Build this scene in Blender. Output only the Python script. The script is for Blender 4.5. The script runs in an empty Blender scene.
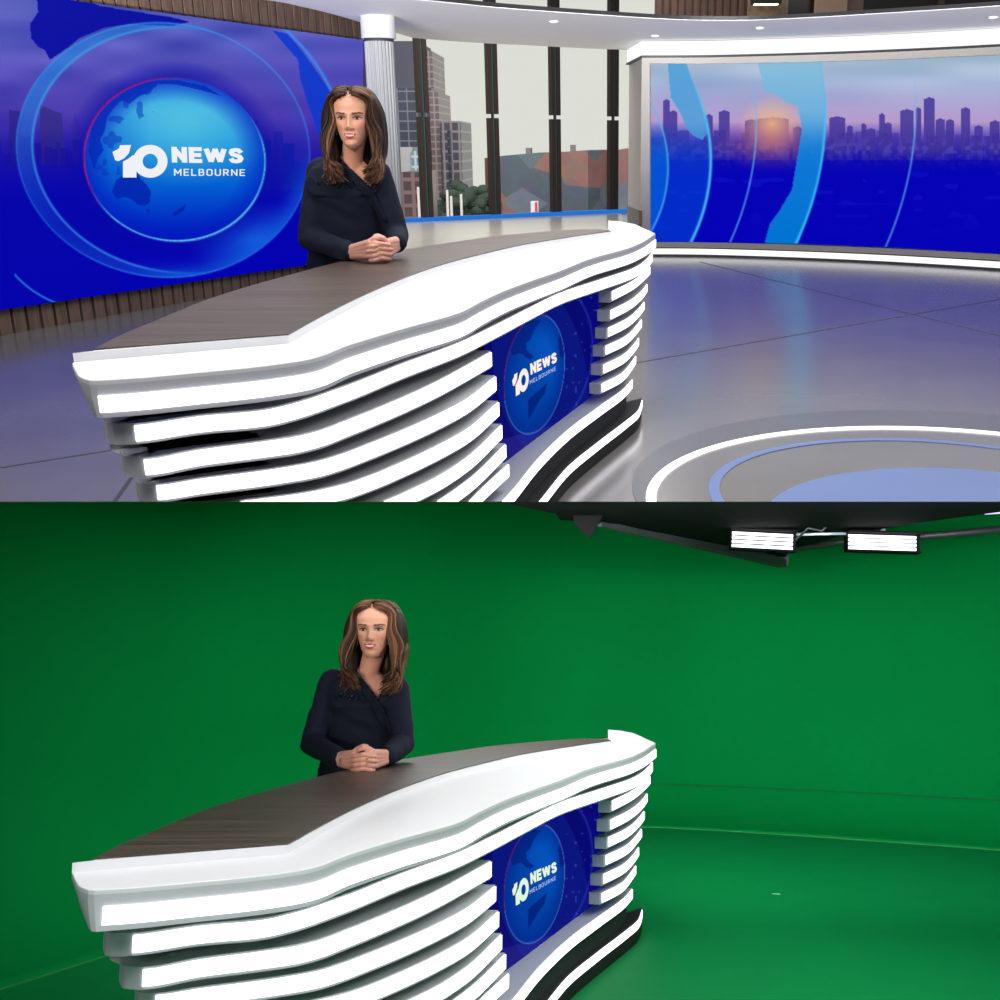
import bpy, bmesh, math, random
import numpy as np
from mathutils import Vector, Matrix
from mathutils.bvhtree import BVHTree
random.seed(7)
S = bpy.context.scene
COL = S.collection
# ------------------------------------------------------------------ camera, world, exposure
H = 1.47
F, CX, CY = 1110.0, 600.0, 502.0
TH1 = math.atan(355 / 1110.0)            # the camera looks down this much in the finished studio
TH2 = -math.atan(154.5 / 1110.0)         # and up this much as seen from the green studio's own floor
DV = 509.5
cd = bpy.data.cameras.new('camera'); cam = bpy.data.objects.new('camera', cd); COL.objects.link(cam)
cam.location = (0, 0, H); cam.rotation_euler = (math.pi / 2 - TH1, 0, 0)
cd.sensor_width = 36; cd.lens = F / 1000 * 36; cd.shift_x = -0.1; cd.shift_y = 0.002; cd.clip_start = 0.05; cd.clip_end = 400
S.camera = cam
W = bpy.data.worlds.new('world'); S.world = W; W.use_nodes = True
W.node_tree.nodes['Background'].inputs[0].default_value = (0.8, 0.85, 1, 1)
W.node_tree.nodes['Background'].inputs[1].default_value = 0.22
S.view_settings.view_transform = 'Standard'; S.view_settings.look = 'None'
S.view_settings.gamma = 1; S.view_settings.exposure = 0.0; S.view_settings.use_curve_mapping = False
M2 = Matrix.Translation((0, 0, H)) @ Matrix.Rotation(-(TH1 - TH2), 4, 'X') @ Matrix.Translation((0, 0, -H))
SET = {1: [], 2: []}
CUR = [1]
def area(name, loc, aim, sx, sy, power, color=(1, 1, 1), spread=None):
    l = bpy.data.lights.new(name, 'AREA'); l.shape = 'RECTANGLE'; l.size = sx; l.size_y = sy
    l.energy = power; l.color = color
    if spread: l.spread = math.radians(spread)
    o = bpy.data.objects.new(name, l); COL.objects.link(o); o.location = loc
    o.rotation_euler = (Vector(aim) - Vector(loc)).to_track_quat('-Z', 'Y').to_euler()
    SET[CUR[0]].append(o); return o
area('studio_key_light', (-2.2, 1.2, 4.2), (-0.9, 4.6, 1.2), 2.0, 1.2, 70, (1, 0.97, 0.93))
area('studio_top_light', (0.3, 5.5, 5.2), (0.3, 6.0, 0), 5, 5, 380, (1, 0.98, 0.96))
area('studio_back_light', (1.5, 11.5, 5.5), (0.5, 12.5, 0), 9, 5, 170, (1, 0.98, 0.97))
area('soffit_fill', (3.2, 2.6, 0.9), (2.4, 9.6, 4.6), 2.5, 0.6, 560, (1, 0.98, 0.97), spread=60)  # added unseen fill, brightens the underside of the soffit
area('soffit_fill_left', (-3.4, 2.6, 0.9), (-3.2, 9.6, 4.6), 2.0, 0.6, 400, (1, 0.98, 0.97), spread=60)  # second added fill, for the soffit on the left
area('window_bay_fill', (-2.0, 19.5, 5.2), (-1.8, 20.0, 0), 7, 4, 420, (1, 0.98, 0.94))  # added unseen panel, brightens the floor by the windows
ps = bpy.data.lights.new('presenter_fill', 'SPOT'); ps.energy = 420; ps.color = (1, .9, .8); ps.spot_size = math.radians(15); ps.spot_blend = .6; ps.shadow_soft_size = .25  # added unseen fill, lifts the presenter's dim face
po = bpy.data.objects.new('presenter_fill', ps); COL.objects.link(po); po.location = (-2.3, .7, 2.9); po.rotation_euler = (Vector((-1.02, 4.6, 1.6)) - po.location).to_track_quat('-Z', 'Y').to_euler(); SET[1].append(po)
area('outdoor_fill', (-4, 31, 14), (-3, 60, 4), 26, 6, 9000, (1, 0.97, 0.92))  # added unseen panel, stands in for daylight on the building fronts
area('front_desk_fill', (1.4, 0.2, 3.2), (-0.3, 3.4, 0.4), 1.6, 1.0, 55, (1, 0.98, 0.98))  # added unseen fill from the front, lifts the dark slat treads
CUR[0] = 2
def plane_light(name, y0, y1, x0, x1, power, color=(1, 1, 1)):
    # added soft light panel, edge-on and unseen, just under the divider
    l = bpy.data.lights.new(name, 'AREA'); l.shape = 'RECTANGLE'; l.size = x1 - x0; l.size_y = (y1 - y0)
    l.energy = power; l.color = color
    o = bpy.data.objects.new(name, l); COL.objects.link(o)
    ym = (y0 + y1) / 2
    o.location = ((x0 + x1) / 2, ym, H + ym * math.tan(-TH2) - 0.0005)
    o.rotation_euler = (-TH2, 0, 0)
    SET[2].append(o); return o
plane_light('green_room_top_fill', 1.3, 3.2, -1.6, 1.4, 26)
plane_light('green_room_desk_fill', 3.3, 6.8, -0.2, 2.2, 88)
plane_light('green_room_back_fill', 5.6, 7.6, -1.4, 0.2, 60)
area('green_wall_fill', (1.4, 5.4, 2.12), (1.9, 10.2, 1.0), 5.0, 0.3, 92, spread=110)  # added fill turned away from view, brightens the green back wall
area('green_wall_fill_left', (-1.2, 4.2, 1.9), (-2.4, 7.4, 1.2), 1.6, 0.3, 6, spread=120)  # weaker added fill for the left part of the green wall
ps = bpy.data.lights.new('presenter_fill', 'SPOT'); ps.energy = 300; ps.color = (1, .9, .8); ps.spot_size = math.radians(16); ps.spot_blend = .6; ps.shadow_soft_size = .15  # added frontal fill, evens the second presenter's face
po = bpy.data.objects.new('presenter_fill', ps); COL.objects.link(po); po.location = (-1.9, .4, 1.46); po.rotation_euler = (Vector((-0.95, 4.6, 1.5)) - po.location).to_track_quat('-Z', 'Y').to_euler(); SET[2].append(po)
CUR[0] = 1

# ------------------------------------------------------------------ frames: pixel rays of the photograph to points of each studio
class Frame:
    def __init__(s, th, dv): s.th, s.dv = th, dv
    def ray(s, u, v):
        dx = (u - CX) / F; dy = (CY - v - s.dv) / F
        return Vector((dx, math.cos(s.th) + dy * math.sin(s.th), -math.sin(s.th) + dy * math.cos(s.th)))
    def un(s, u, v, z):                       # on the level z
        r = s.ray(u, v); t = (z - H) / r.z; return Vector((r.x * t, r.y * t, z))
    def at(s, u, v, Y):                       # at the distance Y
        r = s.ray(u, v); t = Y / r.y; return Vector((r.x * t, Y, H + r.z * t))
    def wall(s, u, v, a, b):                  # on the upright plane over the plan line a-b
        r = s.ray(u, v); n = Vector((b[1] - a[1], a[0] - b[0]))
        t = (n.x * a[0] + n.y * a[1]) / (n.x * r.x + n.y * r.y); return Vector((r.x * t, r.y * t, H + r.z * t))
F1, F2 = Frame(TH1, 0), Frame(TH2, DV)

# ------------------------------------------------------------------ materials
def lin(c): return tuple(((x / 255) / 12.92 if x / 255 <= .04045 else ((x / 255 + .055) / 1.055) ** 2.4) for x in c[:3]) + (1,)
MATS = {}
def mat(name, c, rough=.5, metal=0, noise=0, nscale=20, bump=0, spec=.5, coat=0):
    if name in MATS: return MATS[name]
    m = bpy.data.materials.new(name); m.use_nodes = True; nt = m.node_tree; b = nt.nodes['Principled BSDF']
    b.inputs['Base Color'].default_value = lin(c); b.inputs['Roughness'].default_value = rough; b.inputs['Metallic'].default_value = metal
    b.inputs['Specular IOR Level'].default_value = spec; b.inputs['Coat Weight'].default_value = coat
    if noise or bump:
        tc = nt.nodes.new('ShaderNodeTexCoord'); n = nt.nodes.new('ShaderNodeTexNoise'); n.inputs['Scale'].default_value = nscale; n.inputs['Detail'].default_value = 6
        nt.links.new(tc.outputs['Object'], n.inputs['Vector'])
        if noise:
            r = nt.nodes.new('ShaderNodeMapRange'); r.inputs[3].default_value = 1 - noise; r.inputs[4].default_value = 1 + noise
            r.inputs[1].default_value = .25; r.inputs[2].default_value = .75
            nt.links.new(n.outputs['Fac'], r.inputs[0])
            mx = nt.nodes.new('ShaderNodeVectorMath'); mx.operation = 'SCALE'; mx.inputs[0].default_value = lin(c)[:3]
            nt.links.new(r.outputs[0], mx.inputs['Scale']); nt.links.new(mx.outputs[0], b.inputs['Base Color'])
        if bump:
            bp = nt.nodes.new('ShaderNodeBump'); bp.inputs['Strength'].default_value = bump; bp.inputs['Distance'].default_value = .01
            nt.links.new(n.outputs['Fac'], bp.inputs['Height']); nt.links.new(bp.outputs[0], b.inputs['Normal'])
    MATS[name] = m; return m
def emis(name, c, k=1.0):
    if name in MATS: return MATS[name]
    m = bpy.data.materials.new(name); m.use_nodes = True; nt = m.node_tree; b = nt.nodes['Principled BSDF']
    b.inputs['Base Color'].default_value = (0, 0, 0, 1); b.inputs['Roughness'].default_value = .5; b.inputs['Specular IOR Level'].default_value = 0.1
    b.inputs['Emission Color'].default_value = lin(c); b.inputs['Emission Strength'].default_value = k
    MATS[name] = m; return m
def screen_mat(name, k=1.0, rough=.35):           # a display: its picture is a colour per point of the panel
    m = bpy.data.materials.new(name); m.use_nodes = True; nt = m.node_tree; b = nt.nodes['Principled BSDF']
    a = nt.nodes.new('ShaderNodeVertexColor'); a.layer_name = 'picture'
    b.inputs['Base Color'].default_value = (.001, .001, .002, 1); b.inputs['Roughness'].default_value = rough; b.inputs['Specular IOR Level'].default_value = .0
    nt.links.new(a.outputs['Color'], b.inputs['Emission Color']); b.inputs['Emission Strength'].default_value = k
    return m
def vcol_mat(name, rough=.5, spec=.4, sss=0, aniso=0):
    m = bpy.data.materials.new(name); m.use_nodes = True; nt = m.node_tree; b = nt.nodes['Principled BSDF']
    a = nt.nodes.new('ShaderNodeVertexColor'); a.layer_name = 'tint'
    nt.links.new(a.outputs['Color'], b.inputs['Base Color']); b.inputs['Roughness'].default_value = rough; b.inputs['Specular IOR Level'].default_value = spec
    if sss: b.inputs['Subsurface Weight'].default_value = sss; b.inputs['Subsurface Radius'].default_value = (.012, .005, .003)
    return m
def wood(name, c1, c2, axis='X', scale=(1.2, 22, 22), rough=.45, rot=0):
    m = bpy.data.materials.new(name); m.use_nodes = True; nt = m.node_tree; b = nt.nodes['Principled BSDF']
    tc = nt.nodes.new('ShaderNodeTexCoord'); mp = nt.nodes.new('ShaderNodeMapping'); mp.inputs['Scale'].default_value = scale; mp.inputs['Rotation'].default_value = (0, 0, rot)
    n = nt.nodes.new('ShaderNodeTexNoise'); n.inputs['Scale'].default_value = 1.6; n.inputs['Detail'].default_value = 8; n.inputs['Roughness'].default_value = .65
    cr = nt.nodes.new('ShaderNodeValToRGB'); cr.color_ramp.elements[0].position = .3; cr.color_ramp.elements[1].position = .72
    cr.color_ramp.elements[0].color = lin(c1); cr.color_ramp.elements[1].color = lin(c2)
    nt.links.new(tc.outputs['Object'], mp.inputs[0]); nt.links.new(mp.outputs[0], n.inputs['Vector']); nt.links.new(n.outputs['Fac'], cr.inputs[0])
    nt.links.new(cr.outputs[0], b.inputs['Base Color']); b.inputs['Roughness'].default_value = rough
    return m
WHITE = mat('white_lacquer', (228, 229, 231), .38, noise=.015, nscale=60)
HOUSING = mat('shaded_white', (196, 200, 202), .42)  # white lacquer again, greyed to hold the shade of fascia and slats
LIT = emis('cool_white_diffuser', (250, 246, 255), 2.6)
BLACKM = mat('black_laminate', (24, 22, 24), .7, noise=.1, nscale=30)
CORE = mat('dark_core', (48, 51, 55), .7)
DESKWOOD = wood('dark_walnut_desktop', (36, 27, 25), (94, 77, 70), rot=math.radians(-68), scale=(1.4, 26, 26), rough=.42)
NAVY = mat('navy_cloth', (15, 22, 40), .85, noise=.2, nscale=500, bump=.15, spec=.25)

# ------------------------------------------------------------------ mesh helpers
def link(o, parent=None):
    COL.objects.link(o)
    if parent: o.parent = parent
    else: SET[CUR[0]].append(o)
    return o
def tag(o, label=None, cat=None, group=None, kind=None):
    if label: o['label'] = label
    if cat: o['category'] = cat
    if group: o['group'] = group
    if kind: o['kind'] = kind
    return o
def empty(name, loc=(0, 0, 0)):
    o = bpy.data.objects.new(name, None); o.empty_display_size = .1; o.location = loc; return link(o)
class MB:
    def __init__(s): s.v = []; s.f = []; s.c = []
    def add(s, vs, fs, col=None):
        n = len(s.v); s.v += [tuple(p) for p in vs]; s.f += [tuple(i + n for i in f) for f in fs]
        if col is not None: s.c += [col] * len(vs) if not isinstance(col, list) else col
        return s
    def box(s, c, d, rz=0):
        R = Matrix.Rotation(rz, 3, 'Z'); vs = []
        for z in (-1, 1):
            for x, y in ((-1, -1), (1, -1), (1, 1), (-1, 1)):
                vs.append(Vector(c) + R @ Vector((x * d[0] / 2, y * d[1] / 2, z * d[2] / 2)))
        return s.add(vs, [(3, 2, 1, 0), (4, 5, 6, 7), (0, 1, 5, 4), (1, 2, 6, 5), (2, 3, 7, 6), (3, 0, 4, 7)])
    def strip(s, A, B, z0, z1):                # solid ribbon between two plan lines
        n = len(A); L0 = z0 if isinstance(z0, list) else [z0] * n; vs = [(p[0], p[1], z[i]) for z in (L0, [z1] * n) for P in (A, B) for i, p in enumerate(P)]
        fs = []
        for i in range(n - 1): fs += [(i, i + 1, n + i + 1, n + i), (2 * n + i, 3 * n + i, 3 * n + i + 1, 2 * n + i + 1), (i, 2 * n + i, 2 * n + i + 1, i + 1), (n + i, n + i + 1, 3 * n + i + 1, 3 * n + i)]
        fs += [(0, n, 3 * n, 2 * n), (n - 1, 3 * n - 1, 4 * n - 1, 2 * n - 1)]
        return s.add(vs, fs)
    def bar(s, a, b, w, h):                    # box from a to b
        a, b = Vector(a), Vector(b); d = (b - a).normalized(); up = Vector((0, 0, 1)) if abs(d.z) < .9 else Vector((0, 1, 0))
        r = d.cross(up).normalized() * w / 2; t = r.cross(d).normalized() * h / 2
        vs = [p + i * r + j * t for p in (a, b) for i, j in ((-1, -1), (1, -1), (1, 1), (-1, 1))]
        return s.add(vs, [(3, 2, 1, 0), (4, 5, 6, 7), (0, 1, 5, 4), (1, 2, 6, 5), (2, 3, 7, 6), (3, 0, 4, 7)])
    def prism(s, poly, z0, z1):
        n = len(poly); vs = [(p[0], p[1], z0) for p in poly] + [(p[0], p[1], z1) for p in poly]
        return s.add(vs, [tuple(range(n))[::-1], tuple(range(n, 2 * n))] + [(i, (i + 1) % n, n + (i + 1) % n, n + i) for i in range(n)])
    def tube(s, path, r, n=8, col=None, sx=1.0):
        P = [Vector(p) for p in path]; m = len(P); rs = r if isinstance(r, (list, tuple)) else [r] * m
        d = (P[1] - P[0]).normalized(); up = Vector((0, 0, 1)) if abs(d.z) < .8 else Vector((0, 1, 0)); a = d.cross(up).normalized()
        vs = []
        for i in range(m):
            d = (P[min(i + 1, m - 1)] - P[max(i - 1, 0)]).normalized(); a = (a - d * a.dot(d)).normalized(); b = d.cross(a)
            vs += [P[i] + (a * math.cos(2 * math.pi * k / n) * sx + b * math.sin(2 * math.pi * k / n)) * rs[i] for k in range(n)]
        fs = [(i * n + k, i * n + (k + 1) % n, (i + 1) * n + (k + 1) % n, (i + 1) * n + k) for i in range(m - 1) for k in range(n)]
        fs += [tuple(range(n))[::-1], tuple(range((m - 1) * n, m * n))]
        return s.add(vs, fs, col)
    def caps(s, a, b, ra, rb, n=14):           # capsule
        a, b = Vector(a), Vector(b); d = (b - a); L = d.length; d = d.normalized() if L > 1e-6 else Vector((0, 0, 1))
        path = []; rs = []
        for k in range(5, 0, -1): q = math.pi / 2 * k / 5; path.append(a - d * ra * math.sin(q)); rs.append(max(ra * math.cos(q), ra * .02))
        path.append(a); rs.append(ra); path.append(b); rs.append(rb)
        for k in range(1, 6): q = math.pi / 2 * k / 5; path.append(b + d * rb * math.sin(q)); rs.append(max(rb * math.cos(q), rb * .02))
        return s.tube(path, rs, n)
    def chain(s, pts, rs, n=14):
        for i in range(len(pts) - 1): s.caps(pts[i], pts[i + 1], rs[i], rs[i + 1], n)
        return s
    def ell(s, c, r, R=None, nu=24, nv=16):
        vs = []; fs = []; R = R or Matrix.Identity(3)
        for j in range(nv + 1):
            t = math.pi * j / nv
            for i in range(nu):
                p = 2 * math.pi * i / nu
                vs.append(Vector(c) + R @ Vector((r[0] * math.sin(t) * math.cos(p), r[1] * math.sin(t) * math.sin(p), r[2] * math.cos(t))))
        for j in range(nv):
            for i in range(nu): fs.append((j * nu + i, (j + 1) * nu + i, (j + 1) * nu + (i + 1) % nu, j * nu + (i + 1) % nu))
        return s.add(vs, fs)
    def loft(s, rings, cap=True):
        n = len(rings[0]); m = len(rings); vs = [p for r in rings for p in r]
        fs = [(i * n + k, i * n + (k + 1) % n, (i + 1) * n + (k + 1) % n, (i + 1) * n + k) for i in range(m - 1) for k in range(n)]
        if cap: fs += [tuple(range(n))[::-1], tuple(range((m - 1) * n, m * n))]
        return s.add(vs, fs)
    def build(s, name, m, parent=None, smooth=False, bevel=0, origin=None):
        me = bpy.data.meshes.new(name); me.from_pydata(s.v, [], s.f)
        if s.c:
            ca = me.color_attributes.new('tint', 'FLOAT_COLOR', 'POINT')
            ca.data.foreach_set('color', np.array([tuple(c[:3]) + (1,) for c in s.c], dtype=np.float32).ravel())
        bm = bmesh.new(); bm.from_mesh(me)
        if not s.c: bmesh.ops.remove_doubles(bm, verts=bm.verts, dist=1e-5)
        bmesh.ops.recalc_face_normals(bm, faces=bm.faces)
        if bevel:
            es = [e for e in bm.edges if len(e.link_faces) == 2 and e.calc_face_angle(0) > .5]
            bmesh.ops.bevel(bm, geom=es, offset=bevel, segments=2, affect='EDGES', profile=.5, clamp_overlap=True)
        bm.to_mesh(me); bm.free()
        for p in me.polygons: p.use_smooth = smooth
        me.materials.append(m)
        o = bpy.data.objects.new(name, me); link(o, parent)
        if origin is not None:
            me.transform(Matrix.Translation(-Vector(origin))); o.location = origin
        return o
def struct(o): o['kind'] = 'structure'; return o
def v2(p): return Vector((p[0], p[1]))
def offset(pl, d):                              # to the left of the way the line runs
    out = []
    for i in range(len(pl)):
        a = v2(pl[max(i - 1, 0)]); b = v2(pl[min(i + 1, len(pl) - 1)]); t = (b - a).normalized()
        out.append(v2(pl[i]) + Vector((-t.y, t.x)) * d)
    return out
def dense(pl, n=40):                            # smooth resample of a plan line
    P = [v2(p) for p in pl]; out = []
    Q = [P[0] * 2 - P[1]] + P + [P[-1] * 2 - P[-2]]
    L = [0]
    for i in range(len(P) - 1): L.append(L[-1] + (P[i + 1] - P[i]).length)
    for k in range(n + 1):
        x = L[-1] * k / n; i = 0
        while i < len(P) - 2 and L[i + 1] < x: i += 1
        t = (x - L[i]) / max(L[i + 1] - L[i], 1e-9); t = min(max(t, 0), 1)
        p0, p1, p2, p3 = Q[i:i + 4]
        # finite difference tangents scaled by spacing
        d1 = (P[i + 1] - P[i]); s = d1.length
        def tan(a, b, c):
            da, db = (b - a).length, (c - b).length
            return ((b - a) / max(da, 1e-6) * db + (c - b) / max(db, 1e-6) * da) / max(da + db, 1e-6)
        m1 = tan(p0, p1, p2) * s; m2 = tan(p1, p2, p3) * s
        h = (2 * t ** 3 - 3 * t ** 2 + 1, t ** 3 - 2 * t ** 2 + t, -2 * t ** 3 + 3 * t ** 2, t ** 3 - t ** 2)
        out.append(p1 * h[0] + m1 * h[1] + p2 * h[2] + m2 * h[3])
    return out
def setcol(me, name, arr):
    ca = me.color_attributes.new(name, 'FLOAT_COLOR', 'POINT')
    a = np.ones((len(me.vertices), 4), dtype=np.float32); a[:, :3] = arr; ca.data.foreach_set('color', a.ravel())

# ------------------------------------------------------------------ display pictures, painted in numbers over the panel
def L3(c): return np.array(lin(c)[:3])
class Pic:
    def __init__(s, U, V): s.U, s.V = U, V; s.c = np.zeros(U.shape + (3,))
    def vgrad(s, stops):
        vs = [a for a, _ in stops]; cs = np.array([c for _, c in stops], float)
        for k in range(3): s.c[..., k] = np.interp(s.V, vs, cs[:, k])
    def mix(s, m, c): m = np.clip(m, 0, 1)[..., None]; s.c = s.c * (1 - m) + np.array(c, float) * m
    def add(s, m, c): s.c = np.clip(s.c + m[..., None] * np.array(c, float), 0, 255)
    def poly(s, pts, c, a=1.0, soft=0):
        ins = np.zeros(s.U.shape, bool); n = len(pts)
        for i in range(n):
            x0, y0 = pts[i]; x1, y1 = pts[(i + 1) % n]
            if y0 == y1: continue
            ins ^= ((s.V > y0) != (s.V > y1)) & (s.U < (x1 - x0) * (s.V - y0) / (y1 - y0) + x0)
        s.mix(ins * a, c); return ins
    def ell(s, cx, cy, rx, ry, rot=0):
        x = s.U - cx; y = s.V - cy; r = math.radians(rot)
        return np.sqrt(((x * math.cos(r) + y * math.sin(r)) / rx) ** 2 + ((-x * math.sin(r) + y * math.cos(r)) / ry) ** 2)
    def rgb(s): 
        c = np.clip(s.c / 255, 0, 1); return np.where(c <= .04045, c / 12.92, ((c + .055) / 1.055) ** 2.4)
def vnoise(U, V, sc, seed=0):
    rs = np.random.RandomState(seed); g = rs.rand(64, 64); x = U / sc % 63; y = V / sc % 63
    x = np.abs(x); y = np.abs(y); xi = x.astype(int) % 63; yi = y.astype(int) % 63; fx = x - np.floor(x); fy = y - np.floor(y)
    fx = fx * fx * (3 - 2 * fx); fy = fy * fy * (3 - 2 * fy)
    return (g[xi, yi] * (1 - fx) + g[xi + 1, yi] * fx) * (1 - fy) + (g[xi, yi + 1] * (1 - fx) + g[xi + 1, yi + 1] * fx) * fy
def circ3(a, b, c):
    ax, ay = a; bx, by = b; cx, cy = c; d = 2 * (ax * (by - cy) + bx * (cy - ay) + cx * (ay - by))
    ux = ((ax * ax + ay * ay) * (by - cy) + (bx * bx + by * by) * (cy - ay) + (cx * cx + cy * cy) * (ay - by)) / d
    uy = ((ax * ax + ay * ay) * (cx - bx) + (bx * bx + by * by) * (ax - cx) + (cx * cx + cy * cy) * (bx - ax)) / d
    return ux, uy, math.hypot(ax - ux, ay - uy)
def skyline(P, seed, u0, u1, base, hs, c, a=.8):
    r = random.Random(seed); u = u0
    while u < u1:
        w = r.uniform(4, 12); h = r.uniform(*hs); P.poly([(u, base), (u, base - h), (u + w, base - h), (u + w, base)], c, a * r.uniform(.5, 1)); u += w * r.uniform(.7, 1.3)
AUS = [(112, 192), (116, 180), (122, 176), (127, 170), (131, 173), (133, 178), (137, 172), (140, 178), (147, 185), (151, 192), (150, 202), (145, 206), (138, 205), (131, 199), (124, 197), (117, 199)]
def pic_left(U, V):
    P = Pic(U, V); P.vgrad([(-10, (92, 104, 196)), (60, (84, 82, 190)), (110, (78, 62, 180)), (150, (40, 28, 172)), (200, (6, 4, 178)), (330, (0, 0, 186))])
    P.add((vnoise(U, V * 4, 60, 3) - .5) * np.clip((150 - V) / 100, 0, 1) * 46, (1, .8, .7))
    P.poly([(8, 165), (9, 110), (20, 111), (24, 165)], (40, 30, 130), .6); P.poly([(40, 165), (40, 105), (62, 114), (66, 165)], (52, 44, 132), .7)
    P.poly([(72, 165), (72, 128), (75, 113), (80, 126), (80, 165)], (60, 44, 150), .6); P.poly([(248, 170), (249, 121), (258, 120), (264, 170)], (50, 30, 140), .6)
    skyline(P, 4, -40, 90, 168, (12, 34), (30, 16, 150), .6); skyline(P, 5, 262, 370, 190, (18, 62), (8, 26, 168), .8)
    P.mix(np.clip((V - 130) / 70, 0, 1) * .75 * (U < 120), (4, 4, 176))
    # land masses behind the globe
    P.poly([(36, -12), (38, 12), (30, 24), (31, 38), (38, 47), (45, 50), (50, 60), (62, 52), (80, 38), (104, 28), (130, 24), (150, 25), (172, 26), (190, 22), (176, 18), (100, 6), (60, -12)], (6, 14, 166), .95)
    d = P.ell(350, 210, 195, 235); band = P.poly([(272, 30), (288, 34), (306, 56), (331, 92), (345, 150), (330, 175), (316, 128), (306, 98), (300, 78), (298, 60), (285, 45)], (10, 58, 214), .85)
    arc = circ3((286, 30), (331, 90), (352, 190)); r = np.hypot(U - arc[0], V - arc[1]) - arc[2]; P.mix(np.exp(-(r / 1.6) ** 2) * .8 * (U > 270), (60, 150, 250))
    # big translucent ring
    o = P.ell(163, 150, 147, 127, 8); i = P.ell(178, 150, 146, 122, 8)
    P.mix((o < 1) * (i > 1) * np.interp(V, [24, 60, 110, 170, 230, 280], [.45, .62, .5, .3, .16, .3]), (34, 140, 232)); P.mix((o < 1) * np.exp(-((1 - o) / .09) ** 2) * .5 * np.clip(.2 + 1.0 * np.clip((V - 150) / 60, 0, 1) * np.clip((U - 130) / 60, 0, 1), 0, 1), (20, 120, 235))
    P.mix(np.exp(-((o - 1) / .007) ** 2) * np.interp(V, [24, 150, 230, 280], [.6, .35, .35, .5]), (60, 160, 248)); P.mix(np.exp(-((i - 1) / .010) ** 2) * .6 * np.clip((200 - U) / 60, 0, 1), (70, 175, 248))
    P.mix((o < 1) * np.clip(1 - np.hypot((U - 255) / 70, (V - 240) / 40), 0, 1) * .8, (20, 110, 235))
    arc = circ3((16, 276), (32, 290), (54, 302)); r = np.hypot(U - arc[0], V - arc[1]) - arc[2]; P.mix(np.exp(-(r / 1) ** 2) * .7 * (U > 15) * (U < 58) * (V > 260), (40, 170, 245))
    # globe
    g = P.ell(174.5, 159.5, 91, 81.5, 8)
    G = Pic(U, V); G.vgrad([(78, (30, 120, 225)), (110, (56, 176, 230)), (150, (20, 140, 225)), (190, (0, 92, 215)), (240, (0, 20, 195))])
    q = np.hypot((U - 185) / 85, (V - 122) / 60); G.mix(np.clip(1.1 - q, 0, 1) * .75, (92, 205, 236)); G.mix(np.clip((g - .72) / .3, 0, 1) * .75, (0, 26, 196))
    G.mix(np.clip((150 - U) / 60, 0, 1) * .35, (0, 40, 200))
    G.poly(AUS, (2, 36, 178), .85); G.poly([(172, 214), (180, 208), (186, 204), (184, 210), (178, 215), (174, 217)], (2, 36, 178), .9); G.poly([(145, 209), (150, 210), (149, 214)], (2, 36, 178), .9)
    G.poly([(88, 150), (92, 125), (104, 105), (124, 88), (146, 81), (176, 80), (205, 86), (222, 96), (200, 90), (174, 84), (158, 84), (150, 92), (138, 97), (130, 104), (122, 100), (114, 108), (107, 118), (105, 130), (100, 140), (104, 150), (98, 158), (94, 170)], (4, 40, 186), .8)
    G.mix((vnoise(U, V, 7, 9) > .62) * (g > .62) * (U < 160) * (V < 175) * .5, (6, 50, 190))
    P.c = np.where((g < 1)[..., None], G.c, P.c)
    e = np.exp(-((g - 1) / .012) ** 2); P.mix(e * np.clip((200 - U) / 60, 0, 1) * np.clip((215 - V) / 40, 0, 1), (200, 24, 110)); P.mix(e * np.clip((U - 150) / 40, 0, 1) * np.clip((V - 110) / 40, 0, 1) + e * np.clip((V - 190) / 30, 0, 1), (90, 200, 250))
    P.mix(np.clip((g - 1) / .12, 0, 1) * (g < 1.25) * (V > 200) * 0 + (g > 1) * np.clip((1.22 - g) / .2, 0, 1) * .5, (8, 10, 170))
    return P.rgb()
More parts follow.
